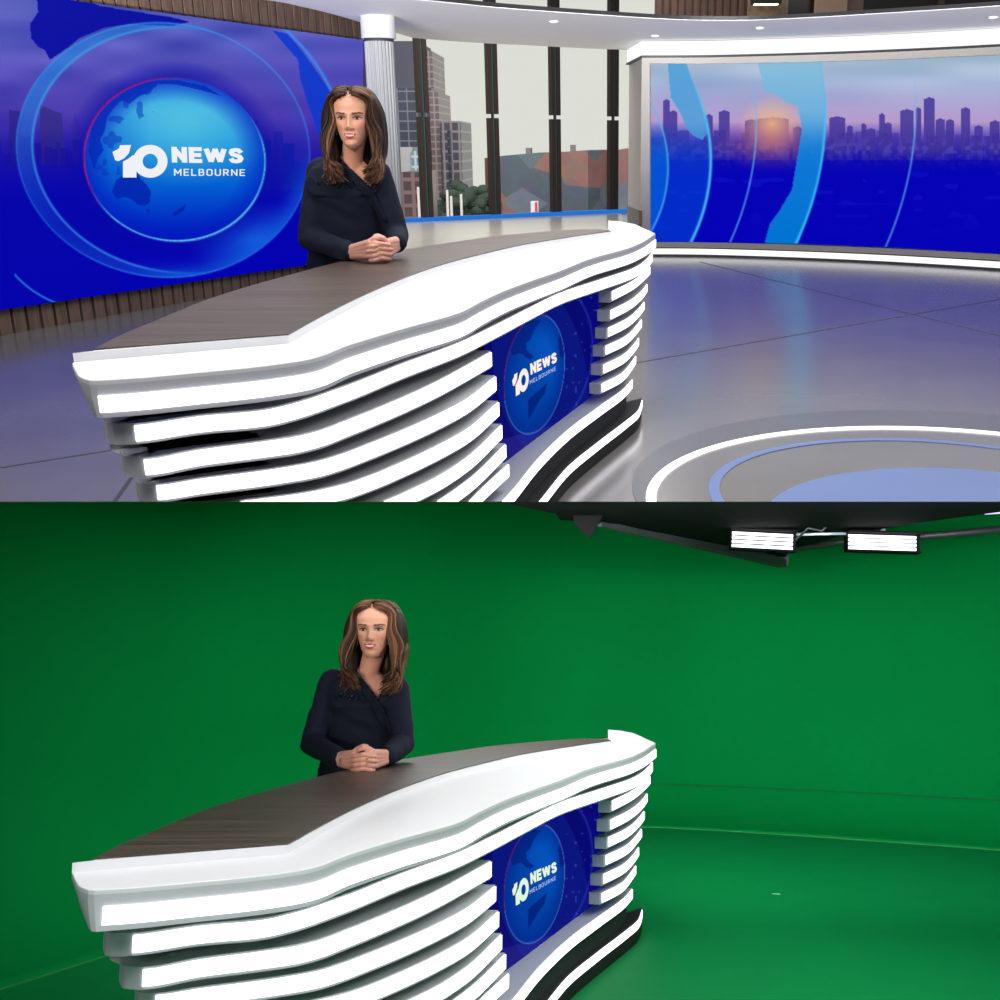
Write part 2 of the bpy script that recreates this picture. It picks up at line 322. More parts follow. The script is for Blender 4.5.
def pic_right(U, V):
    P = Pic(U, V); P.vgrad([(52, (176, 200, 214)), (80, (168, 188, 222)), (105, (176, 168, 216)), (122, (190, 160, 210)), (140, (80, 60, 186)), (155, (22, 12, 176)), (180, (4, 2, 188)), (260, (0, 0, 198))])
    P.add((vnoise(U, V * 5, 70, 5) - .5) * np.clip((120 - V) / 40, 0, 1) * 34, (1, .8, .6))
    # skyline
    sk = (70, 56, 158)
    for (a, b, t) in ((663, 670, 101), (670, 677, 112), (705, 713, 116), (719, 730, 112), (745, 758, 121), (757, 789, 119), (793, 802, 128), (829, 845, 118), (847, 853, 127), (861, 866, 125), (866, 876, 130), (879, 885, 115), (884, 892, 124), (900, 914, 111), (915, 921, 109), (924, 935, 99), (936, 945, 120), (946, 954, 121), (961, 970, 109), (974, 983, 127), (990, 1000, 122), (1004, 1014, 116), (1020, 1030, 122)):
        P.poly([(a, 160), (a, t), ((a + b) / 2, t - 2), (b, t), (b, 160)], sk, .85)
    skyline(P, 11, 650, 1060, 160, (12, 30), (66, 50, 160), .8); skyline(P, 12, 650, 1060, 172, (6, 22), (34, 22, 160), .5)
    P.mix((vnoise(U, V, 4, 13) > .6) * np.clip(1 - np.abs(V - 152) / 18, 0, 1) * .35, (120, 110, 210)); P.mix(np.clip((V - 148) / 28, 0, 1), (4, 2, 188)); P.add((vnoise(U, V * 3, 18, 17) > .78) * np.clip(1 - np.abs(V - 190) / 50, 0, 1) * 12., (.6, 1, 1))
    P.mix(np.clip(1 - np.hypot((U - 772) / 34, (V - 124) / 30), 0, 1) * .9, (255, 200, 140)); P.mix(np.clip(1 - np.hypot((U - 772) / 55, (V - 142) / 30), 0, 1) * .45, (230, 110, 110))
    def arc(a, b, c, col, k, w=1.1):
        A = circ3(a, b, c); r = np.hypot(U - A[0], V - A[1]) - A[2]; P.mix(np.exp(-(r / w) ** 2) * k * np.clip((V - 70) / 50, .1, 1), col); return r
    a2 = circ3((686, 69), (710, 144), (692, 240)); r2 = np.hypot(U - a2[0], V - a2[1]) - a2[2]; a1 = circ3((652, 105), (668, 168), (653, 228)); r1 = np.hypot(U - a1[0], V - a1[1]) - a1[2]
    P.mix((r2 < 0) * np.clip((V - 120) / 40, 0, 1) * .55, (0, 80, 222)); P.mix((r1 < 0) * np.clip((V - 120) / 40, 0, 1) * .6, (0, 110, 228))
    P.poly([(668, 63), (686, 63), (699, 98), (709, 132), (702, 140), (694, 136), (686, 128), (680, 112), (671, 98), (669, 80)], (74, 164, 226), .8)
    P.poly([(757, 63), (822, 60), (826, 110), (824, 150), (812, 205), (797, 244), (764, 244), (770, 224), (780, 210), (792, 190), (797, 160), (802, 130), (798, 106), (785, 102), (776, 94), (765, 92)], (30, 150, 228), .0)
    b = Pic(U, V); b.vgrad([(60, (140, 196, 226)), (110, (110, 186, 230)), (150, (16, 140, 228)), (240, (0, 136, 222))])
    ins = P.poly([(757, 60), (822, 58), (826, 110), (824, 150), (812, 205), (797, 246), (764, 246), (770, 224), (780, 210), (792, 190), (797, 160), (802, 130), (798, 106), (785, 102), (776, 94), (765, 92)], (0, 0, 0), 0)
    P.c = np.where(ins[..., None], P.c * .12 + b.c * .88, P.c)
    arc((652, 105), (668, 168), (653, 228), (90, 190, 250), .7); arc((686, 69), (710, 144), (692, 240), (80, 200, 255), .95, 1.5); arc((754, 87), (755, 150), (731, 240), (110, 190, 250), .7, .9)
    arc((821, 66), (824, 141), (797, 241), (70, 200, 250), .9, 1.3); arc((916, 93), (913, 150), (886, 246), (110, 190, 250), .7, .9); arc((1062, 90), (1060, 150), (1030, 250), (110, 190, 250), .7, .9)
    return P.rgb()
def pic_desk(U, V):
    P = Pic(U, V); P.c[...] = (6, 8, 104); P.mix(np.clip((U - 540) / 60, 0, 1) * .6, (10, 10, 128)); P.mix(np.clip((V - 400) / 50, 0, 1) * .4, (40, 28, 130))
    P.mix((P.ell(540, 372, 46, 92, -10) < 1) * .5, (14, 34, 140)); o = P.ell(545, 360, 46, 74, 12); P.mix(np.exp(-((o - 1) / .02) ** 2) * .35 * (U > 560), (60, 90, 200))
    g = P.ell(534.3, 374.5, 29.5, 60, 8); G = Pic(U, V); G.c[...] = (2, 62, 160); q = np.hypot((U - 548) / 26, (V - 345) / 50); G.mix(np.clip(1.2 - q, 0, 1) * .6, (4, 96, 204)); G.mix(np.clip((g - .6) / .5, 0, 1) * .7, (4, 30, 130))
    G.poly([(507, 345), (515, 325), (530, 318), (541, 321), (534, 330), (530, 340), (526, 343), (527, 350), (534, 357), (530, 360), (520, 353), (513, 356)], (4, 28, 118), .7); G.poly([(528, 400), (537, 392), (547, 383), (545, 394), (540, 400), (533, 412), (528, 420)], (3, 26, 112), .7); G.poly([(558, 340), (562, 330), (566, 355), (560, 358)], (3, 26, 112), .7)
    P.c = np.where((g < 1)[..., None], G.c, P.c); e = np.exp(-((g - 1) / .011) ** 2) * .75; P.mix(e * (V < 400) * (U < 545) * .8, (190, 30, 70)); P.mix(e * ((U >= 545) | (V >= 400)) * .85, (90, 150, 220))
    P.mix((vnoise(U * 3, V * 2, 9, 31) > .86) * (U > 566) * .35, (90, 120, 200))
    P.mix((V > 560 - .28 * U + 26 - 6) * (V - (560 - .28 * U + 20) > 0) * .18, (90, 90, 200))
    return P.rgb()
def panel(name, surf, u0, u1, v0f, v1f, nu, nv, m, painter, parent, back=.05):
    """display panel: grid face over its surface with a real rim and back"""
    us = np.linspace(u0, u1, nu); vs = []; UU = np.zeros((nv, nu)); VV = np.zeros((nv, nu))
    for j in range(nv):
        for i, u in enumerate(us):
            a, b = v0f(u), v1f(u); v = a + (b - a) * j / (nv - 1); UU[j, i] = u; VV[j, i] = v; vs.append(surf(u, v))
    fs = [(j * nu + i, (j + 1) * nu + i, (j + 1) * nu + i + 1, j * nu + i + 1) for j in range(nv - 1) for i in range(nu - 1)]
    me = bpy.data.meshes.new(name); me.from_pydata([tuple(p) for p in vs], [], fs); setcol(me, 'picture', painter(UU, VV).reshape(-1, 3))
    me.materials.append(m); o = bpy.data.objects.new(name, me); link(o, parent)
    for p in me.polygons: p.use_smooth = True
    return o
# ------------------------------------------------------------------ lettering: strokes laid on a panel
GL = {'N': [[(0, 0), (0, 1)], [(0, 1), (.62, 0)], [(.62, 0), (.62, 1)]], 'E': [[(0, 0), (0, 1)], [(0, 1), (.5, 1)], [(0, .5), (.45, .5)], [(0, 0), (.5, 0)]],
      'W': [[(0, 1), (.26, 0)], [(.26, 0), (.54, 1)], [(.54, 1), (.82, 0)], [(.82, 0), (1.08, 1)]], 'S': [[(.58, .8), (.45, .97), (.28, 1), (.08, .93), (.02, .76), (.1, .6), (.3, .52), (.5, .43), (.58, .26), (.5, .07), (.3, 0), (.1, .04), (0, .2)]],
      'M': [[(0, 0), (0, 1)], [(0, 1), (.38, .3)], [(.38, .3), (.76, 1)], [(.76, 1), (.76, 0)]], 'L': [[(0, 1), (0, 0)], [(0, 0), (.48, 0)]],
      'B': [[(0, 0), (0, 1)], [(0, 1), (.38, 1), (.5, .88), (.5, .64), (.38, .52), (0, .52)], [(.38, .52), (.54, .4), (.54, .12), (.4, 0), (0, 0)]],
      'O': [[(.15, 0), (.45, 0), (.6, .15), (.6, .85), (.45, 1), (.15, 1), (0, .85), (0, .15), (.15, 0)]], 'U': [[(0, 1), (0, .15), (.15, 0), (.45, 0), (.6, .15), (.6, 1)]],
      'R': [[(0, 0), (0, 1)], [(0, 1), (.4, 1), (.52, .87), (.52, .6), (.4, .47), (0, .47)], [(.26, .47), (.56, 0)]]}
def letters(text, quad, surf, name, m, parent, th=.2, gap=.28):
    """quad: TL, TR, BR, BL on the picture; returns one mesh"""
    x = 0; segs = []
    for ch in text:
        g = GL[ch]; w = max(p[0] for s in g for p in s)
        for s in g:
            for i in range(len(s) - 1): segs.append(((s[i][0] + x, s[i][1]), (s[i + 1][0] + x, s[i + 1][1])))
        x += w + gap + th
    Wd = x - gap - th; b = MB(); h = th / 2
    def q(p):
        a = (p[0] + h) / (Wd + th); c = 1 - (p[1] * (1 - th) + h)
        t = [quad[0][k] * (1 - a) + quad[1][k] * a for k in (0, 1)]; d = [quad[3][k] * (1 - a) + quad[2][k] * a for k in (0, 1)]
        return surf(t[0] * (1 - c) + d[0] * c, t[1] * (1 - c) + d[1] * c)
    for a, c in segs:
        a, c = Vector(a), Vector(c); d = (c - a).normalized(); n = Vector((-d.y, d.x)) * h
        ex = d * h * .9 if (abs(d.x) < .01 or abs(d.y) < .01) else d * h * .35
        p = [a - ex + n, a - ex - n, c + ex - n, c + ex + n]
        p = [Vector((u.x, min(max(u.y, -h), 1 + h))) for u in p]
        b.add([q(u) for u in p], [(0, 1, 2, 3)])
    return b.build(name, m, parent)
def ten_logo(T, surf, name, m, parent):
    """the round 1-0 mark; T maps the mark's own coordinates to the picture"""
    b = MB(); n = 40; cx, cy, R, r = 150.2, 161.3, 17.3, 7.6
    def q(p): u, v = T(*p); return surf(u, v)
    ang = [2 * math.pi * k / n for k in range(n + 1)]
    for k in range(n):
        a0, a1 = ang[k], ang[k + 1]
        b.add([q((cx + R * math.cos(a0), cy + .95 * R * math.sin(a0))), q((cx + R * math.cos(a1), cy + .95 * R * math.sin(a1))), q((cx + r * math.cos(a1), cy + r * math.sin(a1))), q((cx + r * math.cos(a0), cy + r * math.sin(a0)))], [(0, 1, 2, 3)])
    b.add([q(p) for p in ((123, 161.5), (128, 159), (133, 155), (136.5, 158), (136.5, 177.5), (123, 177.5))], [(0, 1, 2, 3, 4, 5)])
    b.add([q(p) for p in ((112.5, 152), (119, 148.5), (120, 145.2), (131, 145), (129, 153), (124, 158.5), (118, 161.2), (115, 160))], [tuple(range(8))])
    return b.build(name, m, parent)

# ================================================================== THE DESK (both studios have it)
PL = {'s0': (.995, [(78, 384), (84, 391), (92, 395), (102, 395.2), (200, 384.8), (270, 377.7), (290, 373.7), (350, 355.5), (400, 340.4), (460, 321.5), (490, 307.7), (506, 300.5), (560, 276.5), (589, 265), (632, 251.4), (644, 244.8), (655.4, 238.8)]),
      'deck': (1.028, [(72, 363.7), (75.5, 371), (82, 377.8), (92, 380.3), (110, 379.5), (200, 372), (270, 365), (301, 360.6), (350, 344.4), (400, 329.3), (460, 312.3), (481, 301.5), (506, 290), (533, 280), (560, 270.7), (589, 259), (631, 247), (641.6, 242.4), (655.4, 233.4)])}
WOODB = [(93, 349.6), (120, 335.5), (156, 320.5), (210, 298.6), (250, 286), (297, 273), (319, 267), (360, 257.5), (407, 249.2), (452, 242.4), (497, 236), (524, 233.4), (560, 230.5), (584, 229.2), (608, 229.5)]
WOODF = [(288, 334.2), (318, 317.5), (350, 301), (380, 287.4), (416, 273), (452, 261.3), (488, 252.3), (524, 244.2), (560, 238.3), (584, 234.6), (611, 231)]
SL = [(.915, [(104, 420), (110, 425.5), (124, 425.6), (200, 416), (270, 409), (291, 404), (340, 388), (400, 364.5), (459, 342.6), (490, 327.8), (530, 307.5), (560, 293), (602, 279), (632, 268.8), (649, 256.4), (652, 252.4)], 3),
      (.825, [(120, 452), (127, 458.5), (141, 459.3), (200, 449.6), (270, 440.5), (291, 437.5), (311, 433), (350, 419), (380, 407), (441, 379.4), (461, 368.6), (490.5, 352)], 3),
      (.735, [(135, 479), (142, 485.5), (154, 485.3), (200, 478.7), (280, 468), (321, 460.5), (340, 454.6), (370, 443.3), (441, 412.5), (461, 402), (495, 376.5)], 3),
      (.645, [(148, 506), (154, 512), (166, 511.5), (230, 502.5), (320, 490), (345, 484), (370, 475.5), (400, 463), (441, 443.5), (461, 432.5), (498, 402)], 3),
      (.555, [(162, 532), (168, 538), (180, 537), (330, 515.5), (360, 508.5), (384, 501), (411, 489.5), (440, 475), (461, 461.5), (501, 425)], 3),
      (.465, [(176, 556), (182, 562), (194, 561), (350, 538), (385, 528), (410, 516.5), (435, 502.5), (465, 482), (505, 444.5)], 3),
      (.375, [(190, 580), (196, 586), (208, 585), (370, 560), (400, 550), (440, 526), (465, 505), (481, 489), (508, 464)], 3)]
SR = [(.825, [(610, 292.2), (632, 281.2), (645, 271), (649.6, 266.5)]), (.735, [(608.5, 311.2), (628.5, 301.3), (642, 290.5), (646.8, 284)]), (.645, [(606, 328.8), (626, 319.2), (639, 308), (643.9, 301.8)]),
      (.555, [(603.5, 346.8), (624, 337.2), (636.5, 325.5), (641.2, 319.3)]), (.465, [(601.5, 365.6), (622, 355.6), (634, 344), (638.3, 337.8)]), (.375, [(599.8, 384.6), (620.5, 374.2), (631, 362.5), (635.4, 356)])]
def build_desk(fr, label):
    U = lambda z, pts: [v2(fr.un(u, v, z)) for u, v in pts]
    root = empty('news_desk', fr.un(400, 420, 0)); base = root.location.copy()
    tag(root, label, 'news desk')
    def part(mb, name, m, parent=root, bevel=0, smooth=False, lab=None):
        mb.v = [tuple(Vector(p) - base) for p in mb.v] if parent is root or parent.parent is root else mb.v
        o = mb.build(name, m, parent, smooth=smooth, bevel=bevel)
        if lab: o['label'] = lab
        return o
    D = dense(U(1.028, PL['deck'][1]), 260); WB = dense(U(1.05, WOODB), 60); WFc = dense(U(1.05, WOODF), 50); c0 = v2(fr.un(72.5, 352, 1.05))
    back = dense(U(1.028, [(607, 229), (560, 231), (497, 237), (407, 250.5), (319, 269), (210, 301), (120, 339), (74, 361)]), 50)
    lipb = v2(fr.un(634, 228, 1.028))
    part(MB().prism(D + [lipb] + back, 1.017, 1.028), 'deck', WHITE, bevel=.002)
    Db = []; L = 0
    for i, p in enumerate(D):
        L += (p - D[i - 1]).length if i else 0; w = max(0, 1 - L / .26) ** 1.5; Db.append(p + Vector((.085, -.005)) * w)
    od = offset(D, .25); obk = offset(Db, .25); fb = MB(); rg = []
    for t_ in (0, .15, .35, .6, .85, 1):
        e_ = t_ ** 1.7; rg.append([(p.x + (q.x - p.x) * e_, p.y + (q.y - p.y) * e_, 1.018 - .067 * t_) for p, q in zip(D + od[::-1], Db + obk[::-1])])
    n_ = len(rg[0]); vs_ = [p for r in rg for p in r]; h_ = n_ // 2
    fs_ = [(i * n_ + k, i * n_ + (k + 1) % n_, (i + 1) * n_ + (k + 1) % n_, (i + 1) * n_ + k) for i in range(5) for k in range(n_)] + [(i, i + 1, n_ - 2 - i, n_ - 1 - i) for i in range(h_ - 1)] + [(5 * n_ + i, 5 * n_ + i + 1, 6 * n_ - 2 - i, 6 * n_ - 1 - i) for i in range(h_ - 1)]
    fb.add(vs_, fs_); fas = part(fb, 'edge_fascia', HOUSING)
    rim = [c0, v2(fr.un(93, 349.8, 1.05))] + WB[1:] + WFc[::-1]
    part(MB().prism(rim, 1.026, 1.0475), 'raised_rim', WHITE)
    part(MB().prism([v2(fr.un(94, 349.2, 1.05))] + WB[1:] + WFc[::-1], 1.046, 1.0505), 'desktop', DESKWOOD, lab='dark walnut desktop inlay')
    # upstand at the far end
    lip = U(1.028, [(608, 230), (620, 229.6), (634, 229.5), (655, 234.2)]); li = offset(lip, -.012)
    b = MB(); hs = [.052, .045, .03, .004]
    for i in range(3):
        A, B, C_, D_ = lip[i], lip[i + 1], li[i + 1], li[i]
        b.add([(A.x, A.y, 1.02), (B.x, B.y, 1.02), (C_.x, C_.y, 1.02), (D_.x, D_.y, 1.02), (A.x, A.y, 1.028 + hs[i]), (B.x, B.y, 1.028 + hs[i + 1]), (C_.x, C_.y, 1.028 + hs[i + 1]), (D_.x, D_.y, 1.028 + hs[i])],
              [(0, 3, 2, 1), (4, 5, 6, 7), (0, 1, 5, 4), (1, 2, 6, 5), (2, 3, 7, 6), (3, 0, 4, 7)])
    part(b, 'upstand', WHITE)
    def cut(pl, a):                                   # drop the first a of the line by length
        out = []; L = 0
        for i in range(1, len(pl)):
            L += (pl[i] - pl[i - 1]).length
            if L >= a: out.append(pl[i])
        return out
    def slat(z1, P, depth, th=.046, start=0.12, name='slat', endcap=0.0, lit=.042, vary=False):
        body = P + offset(P, depth)[::-1]
        vz = lambda n: [.82 + .30 * i / (n - 1) for i in range(n)] if vary else [1] * n
        o = part(MB().strip(P, offset(P, depth), [z1 - .0065 - (th - .004) * k for k in vz(len(P))], z1 + .004), name, HOUSING)
        Q = cut(P, start); 
        if endcap: Q = cut(Q[::-1], endcap)[::-1]
        f = offset(Q, -.004); g = offset(Q, .006)
        part(MB().strip(f, g, [z1 - .001 - lit * k for k in vz(len(f))], z1 - .001), 'light_strip', LIT, parent=o)
        return o
    n0 = {'s0': .0}
    Q = cut(D, .222); part(MB().strip(offset(Q, -.004), offset(Q, .006), [.9965 - .034 - .007 * i / (len(Q) - 1) for i in range(len(Q))], .9965), 'light_strip', LIT, parent=fas)
    for z, pts, k in SL:
        A_, B_ = v2(fr.un(*pts[0], z)), v2(fr.un(*pts[2], z)); M__ = v2(fr.un(*pts[1], z))
        P = dense(U(z, pts), 200); slat(z, P, .30, start=(A_ - M__).length + (B_ - M__).length, lit=.041, vary=True)
    for z, pts in SR:
        P = dense(U(z, pts), 30); slat(z, P, .055, start=.004, lit=.041)
    # base tread and black plinth
    st = dense(U(.27, [(330, 640), (420, 577), (480, 523), (506.6, 496.5), (540, 456.5), (569, 429), (600, 406), (624, 388.5), (632, 379.5)]), 60)
    slat(.27, st, .5, th=.048, start=.01, name='base_tread', lit=.046)
    pl = dense(U(.115, [(360, 680), (430, 613), (500, 542), (540, 498), (569, 463.6), (597.6, 440.5), (628, 417.5), (637, 410), (641.8, 398.3)]), 60)
    pbk = offset(st, .12)
    o = part(MB().prism(pl + pbk[::-1], .0, .118), 'plinth', BLACKM, bevel=.002, lab='black plinth')
    o2 = part(MB().strip(offset(st, .03), offset(st, .3), .118, .222), 'plinth_core', CORE)
    Q = pl; part(MB().strip(offset(Q, -.004), offset(Q, .006), .066, .106), 'light_strip', LIT, parent=o)
    # dark inner body behind slats and display
    c = dense(U(.5, [(190, 520), (300, 505), (400, 470), (470, 420), (540, 370), (600, 325), (632, 306)]), 40)
    part(MB().strip(offset(c, .20), offset(c, .44), .03, .95), 'inner_carcass', CORE)
    c2 = dense(U(.6, [(585, 330), (600, 322), (625, 310), (634, 303)]), 12)
    part(MB().strip(offset(c2, .05), offset(c2, .16), .24, .94), 'inner_carcass', CORE)
    # display set in the front
    a, bb = v2(fr.un(500, 467, .27)), v2(fr.un(588, 400, .27))
    dd = (bb - a).normalized(); nn = Vector((-dd.y, dd.x))
    sa, sb = a + nn * .004, bb + nn * .004
    surf0 = lambda u, v, off=0: fr.wall(u, v, a - nn * off, bb - nn * off) - base
    dm = screen_mat('desk_display_picture', 1.0)
    top = lambda u: 344.5 - (u - 485) * .49 - 4; bot = lambda u: 476 - (u - 488) * .745
    sc = panel('display', lambda u, v: surf0(u, v), 484, 600.5, top, bot, 150, 150, dm, pic_desk, root)
    bk = MB(); z = lambda u, v: fr.wall(u, v, a + nn * .012, bb + nn * .012) - base; z2 = lambda u, v: fr.wall(u, v, a + nn * .05, bb + nn * .05) - base
    cs = [(483, 341), (601.5, 284), (591, 399), (483, 480)]
    bk.add([z(*p) for p in cs] + [z2(*p) for p in cs], [(0, 1, 2, 3), (7, 6, 5, 4), (0, 4, 5, 1), (1, 5, 6, 2), (2, 6, 7, 3), (3, 7, 4, 0)]); bk.build('display_housing', BLACKM, root)
    LM = emis('display_lettering_warm' if fr is F1 else 'display_lettering_green', (250, 238, 226) if fr is F1 else (226, 246, 214), 1.0)
    sf = lambda u, v: surf0(u, v, .002)
    letters('NEWS', [(530, 363), (556.2, 351.0), (557.2, 362.8), (530.8, 375.8)], sf, 'news_lettering', LM, sc, th=.33, gap=.10)
    LM2 = emis('display_small_lettering', (170, 190, 220), 1.0)
    letters('MELBOURNE', [(529.6, 380.3), (555.8, 366.2), (555.8, 370.2), (529.8, 384.6)], sf, 'city_lettering', LM2, sc, th=.17, gap=.26)
    def T(x, y):                                     # mark box (112.5..167.5, 145..178) to the slanted quad
        s = (x - 112.5) / 55; t = (y - 145) / 33
        tl, tr, br, bl = (512.0, 376.0), (528.2, 365.8), (529.2, 388.5), (512.8, 398.5)
        return tuple((tl[k] * (1 - s) + tr[k] * s) * (1 - t) + (bl[k] * (1 - s) + br[k] * s) * t for k in (0, 1))
    ten_logo(T, sf, 'ten_mark', LM, sc)
    return root

# ================================================================== THE PRESENTER
def voxel(mb, name, size, smooth, m, parent):
    o = mb.build(name, m, None); SET[CUR[0]].remove(o)
    r = o.modifiers.new('r', 'REMESH'); r.mode = 'VOXEL'; r.voxel_size = size; r.use_smooth_shade = True
    s = o.modifiers.new('s', 'SMOOTH'); s.iterations = smooth; s.factor = .5
    dg = bpy.context.evaluated_depsgraph_get(); me = bpy.data.meshes.new_from_object(o.evaluated_get(dg)); me.name = name
    bpy.data.objects.remove(o); n = bpy.data.objects.new(name, me)
    if not me.materials: me.materials.append(m)
    COL.objects.link(n); n.parent = parent; return n
def cr(pts, n):
    P = [Vector(p) for p in pts]; Q = [P[0] * 2 - P[1]] + P + [P[-1] * 2 - P[-2]]; out = []
    for k in range(n + 1):
        x = (len(P) - 1) * k / n; i = min(int(x), len(P) - 2); t = x - i; a, b, c, d = Q[i:i + 4]
        out.append(.5 * ((2 * b) + (c - a) * t + (2 * a - 5 * b + 4 * c - d) * t * t + (3 * b - a - 3 * c + d) * t ** 3))
    return out
def sm(t, xs, ys): return sum(ip(min(max(t + k * .012, 0), 1), xs, ys) for k in (-2, -1, 0, 1, 2)) / 5 if .04 < t < .93 else ip(t, xs, ys)
SKIN = (214, 158, 132)
def ip(t, xs, ys): return float(np.interp(t, xs, ys))
def head_surface(x, z):                              # front of the face at (x, z)
    t = z / .225
    w = ip(t, [0, .05, .15, .3, .45, .55, .7, .85, .95, 1], [.018, .031, .046, .0575, .0665, .0695, .071, .062, .040, .002])
    f = sm(t, [0, .06, .14, .24, .4, .5, .6, .7, .8, .88, .95, 1], [.068, .080, .081, .083, .082, .082, .0855, .085, .077, .061, .036, .002])
    return w, f
def make_head(R, org):
    nu, nv = 150, 170; vs = []; loc = []
    for j in range(nv):
        t = j / (nv - 1); z = .225 * t
        w, f = head_surface(0, z)
        bk = ip(t, [0, .06, .15, .3, .5, .7, .85, .95, 1], [-.0, -.02, -.05, -.078, -.095, -.1, -.082, -.05, -.002])
        for i in range(nu):
            a = 2 * math.pi * i / nu; sx, cy = math.sin(a), math.cos(a)
            e = 2 / 2.35
            x = w * math.copysign(abs(sx) ** e, sx); yy = math.copysign(abs(cy) ** e, cy)
            y = yy * (f if cy > 0 else -bk)
            if cy > 0:
                g = lambda cx, cz, sx_, sz_: math.exp(-((abs(x) - cx) / sx_) ** 2 - ((z - cz) / sz_) ** 2)
                fr = min(1, cy * 1.6)
                d = 0
                if .066 < z < .135:
                    s = ip(z, [.066, .073, .080, .1, .118, .135], [0, .016, .026, .017, .009, 0]); wd = ip(z, [.066, .08, .1, .135], [.012, .011, .008, .008]); d += s * math.exp(-(x / wd) ** 2)
                d += .007 * g(.013, .074, .006, .006)
                d -= .010 * g(.031, .112, .015, .011); d += .0045 * g(.030, .112, .011, .0065); d += .005 * g(.028, .129, .022, .007)
                d += .006 * g(.041, .085, .016, .018); d -= .003 * g(.0, .062, .006, .005)
                d += .0055 * math.exp(-(x / .021) ** 2 - ((z - .052) / .004) ** 2) + .0065 * math.exp(-(x / .019) ** 2 - ((z - .042) / .005) ** 2)
                d -= .004 * math.exp(-(x / .024) ** 2 - ((z - .030) / .006) ** 2); d += .005 * math.exp(-(x / .018) ** 2 - ((z - .016) / .012) ** 2)
                y += d * fr
            vs.append((x, y, z)); loc.append((x, y, z))
    fs = [(j * nu + i, j * nu + (i + 1) % nu, (j + 1) * nu + (i + 1) % nu, (j + 1) * nu + i) for j in range(nv - 1) for i in range(nu)]
    fs += [tuple(range(nu))[::-1], tuple(range((nv - 1) * nu, nv * nu))]
    Lc = np.array(loc); x, y, z = Lc.T; ax = np.abs(x); front = y > .02
    c = np.tile(L3(SKIN), (len(x), 1))
    def mix(m, col): nonlocal c; m = np.clip(m, 0, 1)[:, None] * front[:, None]; c = c * (1 - m) + L3(col) * m
    mix(np.exp(-((ax - .042) / .016) ** 2 - ((z - .080) / .015) ** 2) * .45, (206, 118, 104))
    mix(np.exp(-((ax - .031) / .019) ** 2 - ((z - .1195) / .010) ** 2) * .6, (140, 92, 78))      # darker tone around the eyes
    # brows
    bz = .1290 + .003 * np.exp(-((ax - .040) / .012) ** 2) - .10 * np.clip(ax - .047, 0, 1); mix((np.abs(z - bz) < .0028) * (ax > .013) * (ax < .054) * .9, (62, 40, 32))
    # eyes
    ex = (ax - .0305) / .0155; lid = .0050 * (1 - ex ** 2); z = z + .003; mix((np.abs(ex) < 1) * (z < .1150 + lid) * (z > .1140 - lid * .8), (176, 164, 158))
    ir = np.hypot(ax - .0305, z - .1148); mix((ir < .0054) * (z < .1150 + lid) * (z > .1140 - lid * .8), (46, 32, 28)); mix((ir < .0054) * (ir > .0036) * (z < .1150 + lid) * (z > .114 - lid * .8) * .5, (90, 66, 50))
    mix((np.abs(ex) < 1.12) * (np.abs(z - (.1158 + lid)) < .0019), (34, 22, 22)); mix((np.abs(ex) < 1) * (np.abs(z - (.1136 - lid * .8)) < .0008) * .7, (80, 50, 44))
    z = z - .003
    # nostrils, lips, teeth
    mix(np.exp(-((ax - .0075) / .0035) ** 2 - ((z - .0685) / .002) ** 2) * .8, (110, 56, 48)); mix(np.exp(-((ax - .017) / .003) ** 2 - ((z - .075) / .007) ** 2) * .35, (150, 92, 78))
    z = z + .003; q = x / .0225; up = .0585 + .0012 * np.cos(q * 6) - .004 * q ** 2 + .006 * q ** 4; lo = .0395 + .012 * q ** 2 + .003 * q ** 4
    mix((np.abs(q) < 1) * (z < up) * (z > lo), (186, 66, 84)); mo = (np.abs(x) < .020) * (z < .0548 + .05 * np.abs(x) * 0) * (z > .0478 + 9 * x ** 2); mix(mo, (70, 24, 28)); mix((np.abs(x) < .0175) * (z < .0545) * (z > .0486 + 9 * x ** 2), (246, 240, 234)); z = z - .003
    mix(np.exp(-((ax - .031 - (.072 - z) * .35) / .0025) ** 2) * (z > .045) * (z < .075) * .35, (160, 98, 82))  # smile lines
    vs = [R @ Vector(p) + org for p in vs]
    return vs, fs, [tuple(k) for k in c]
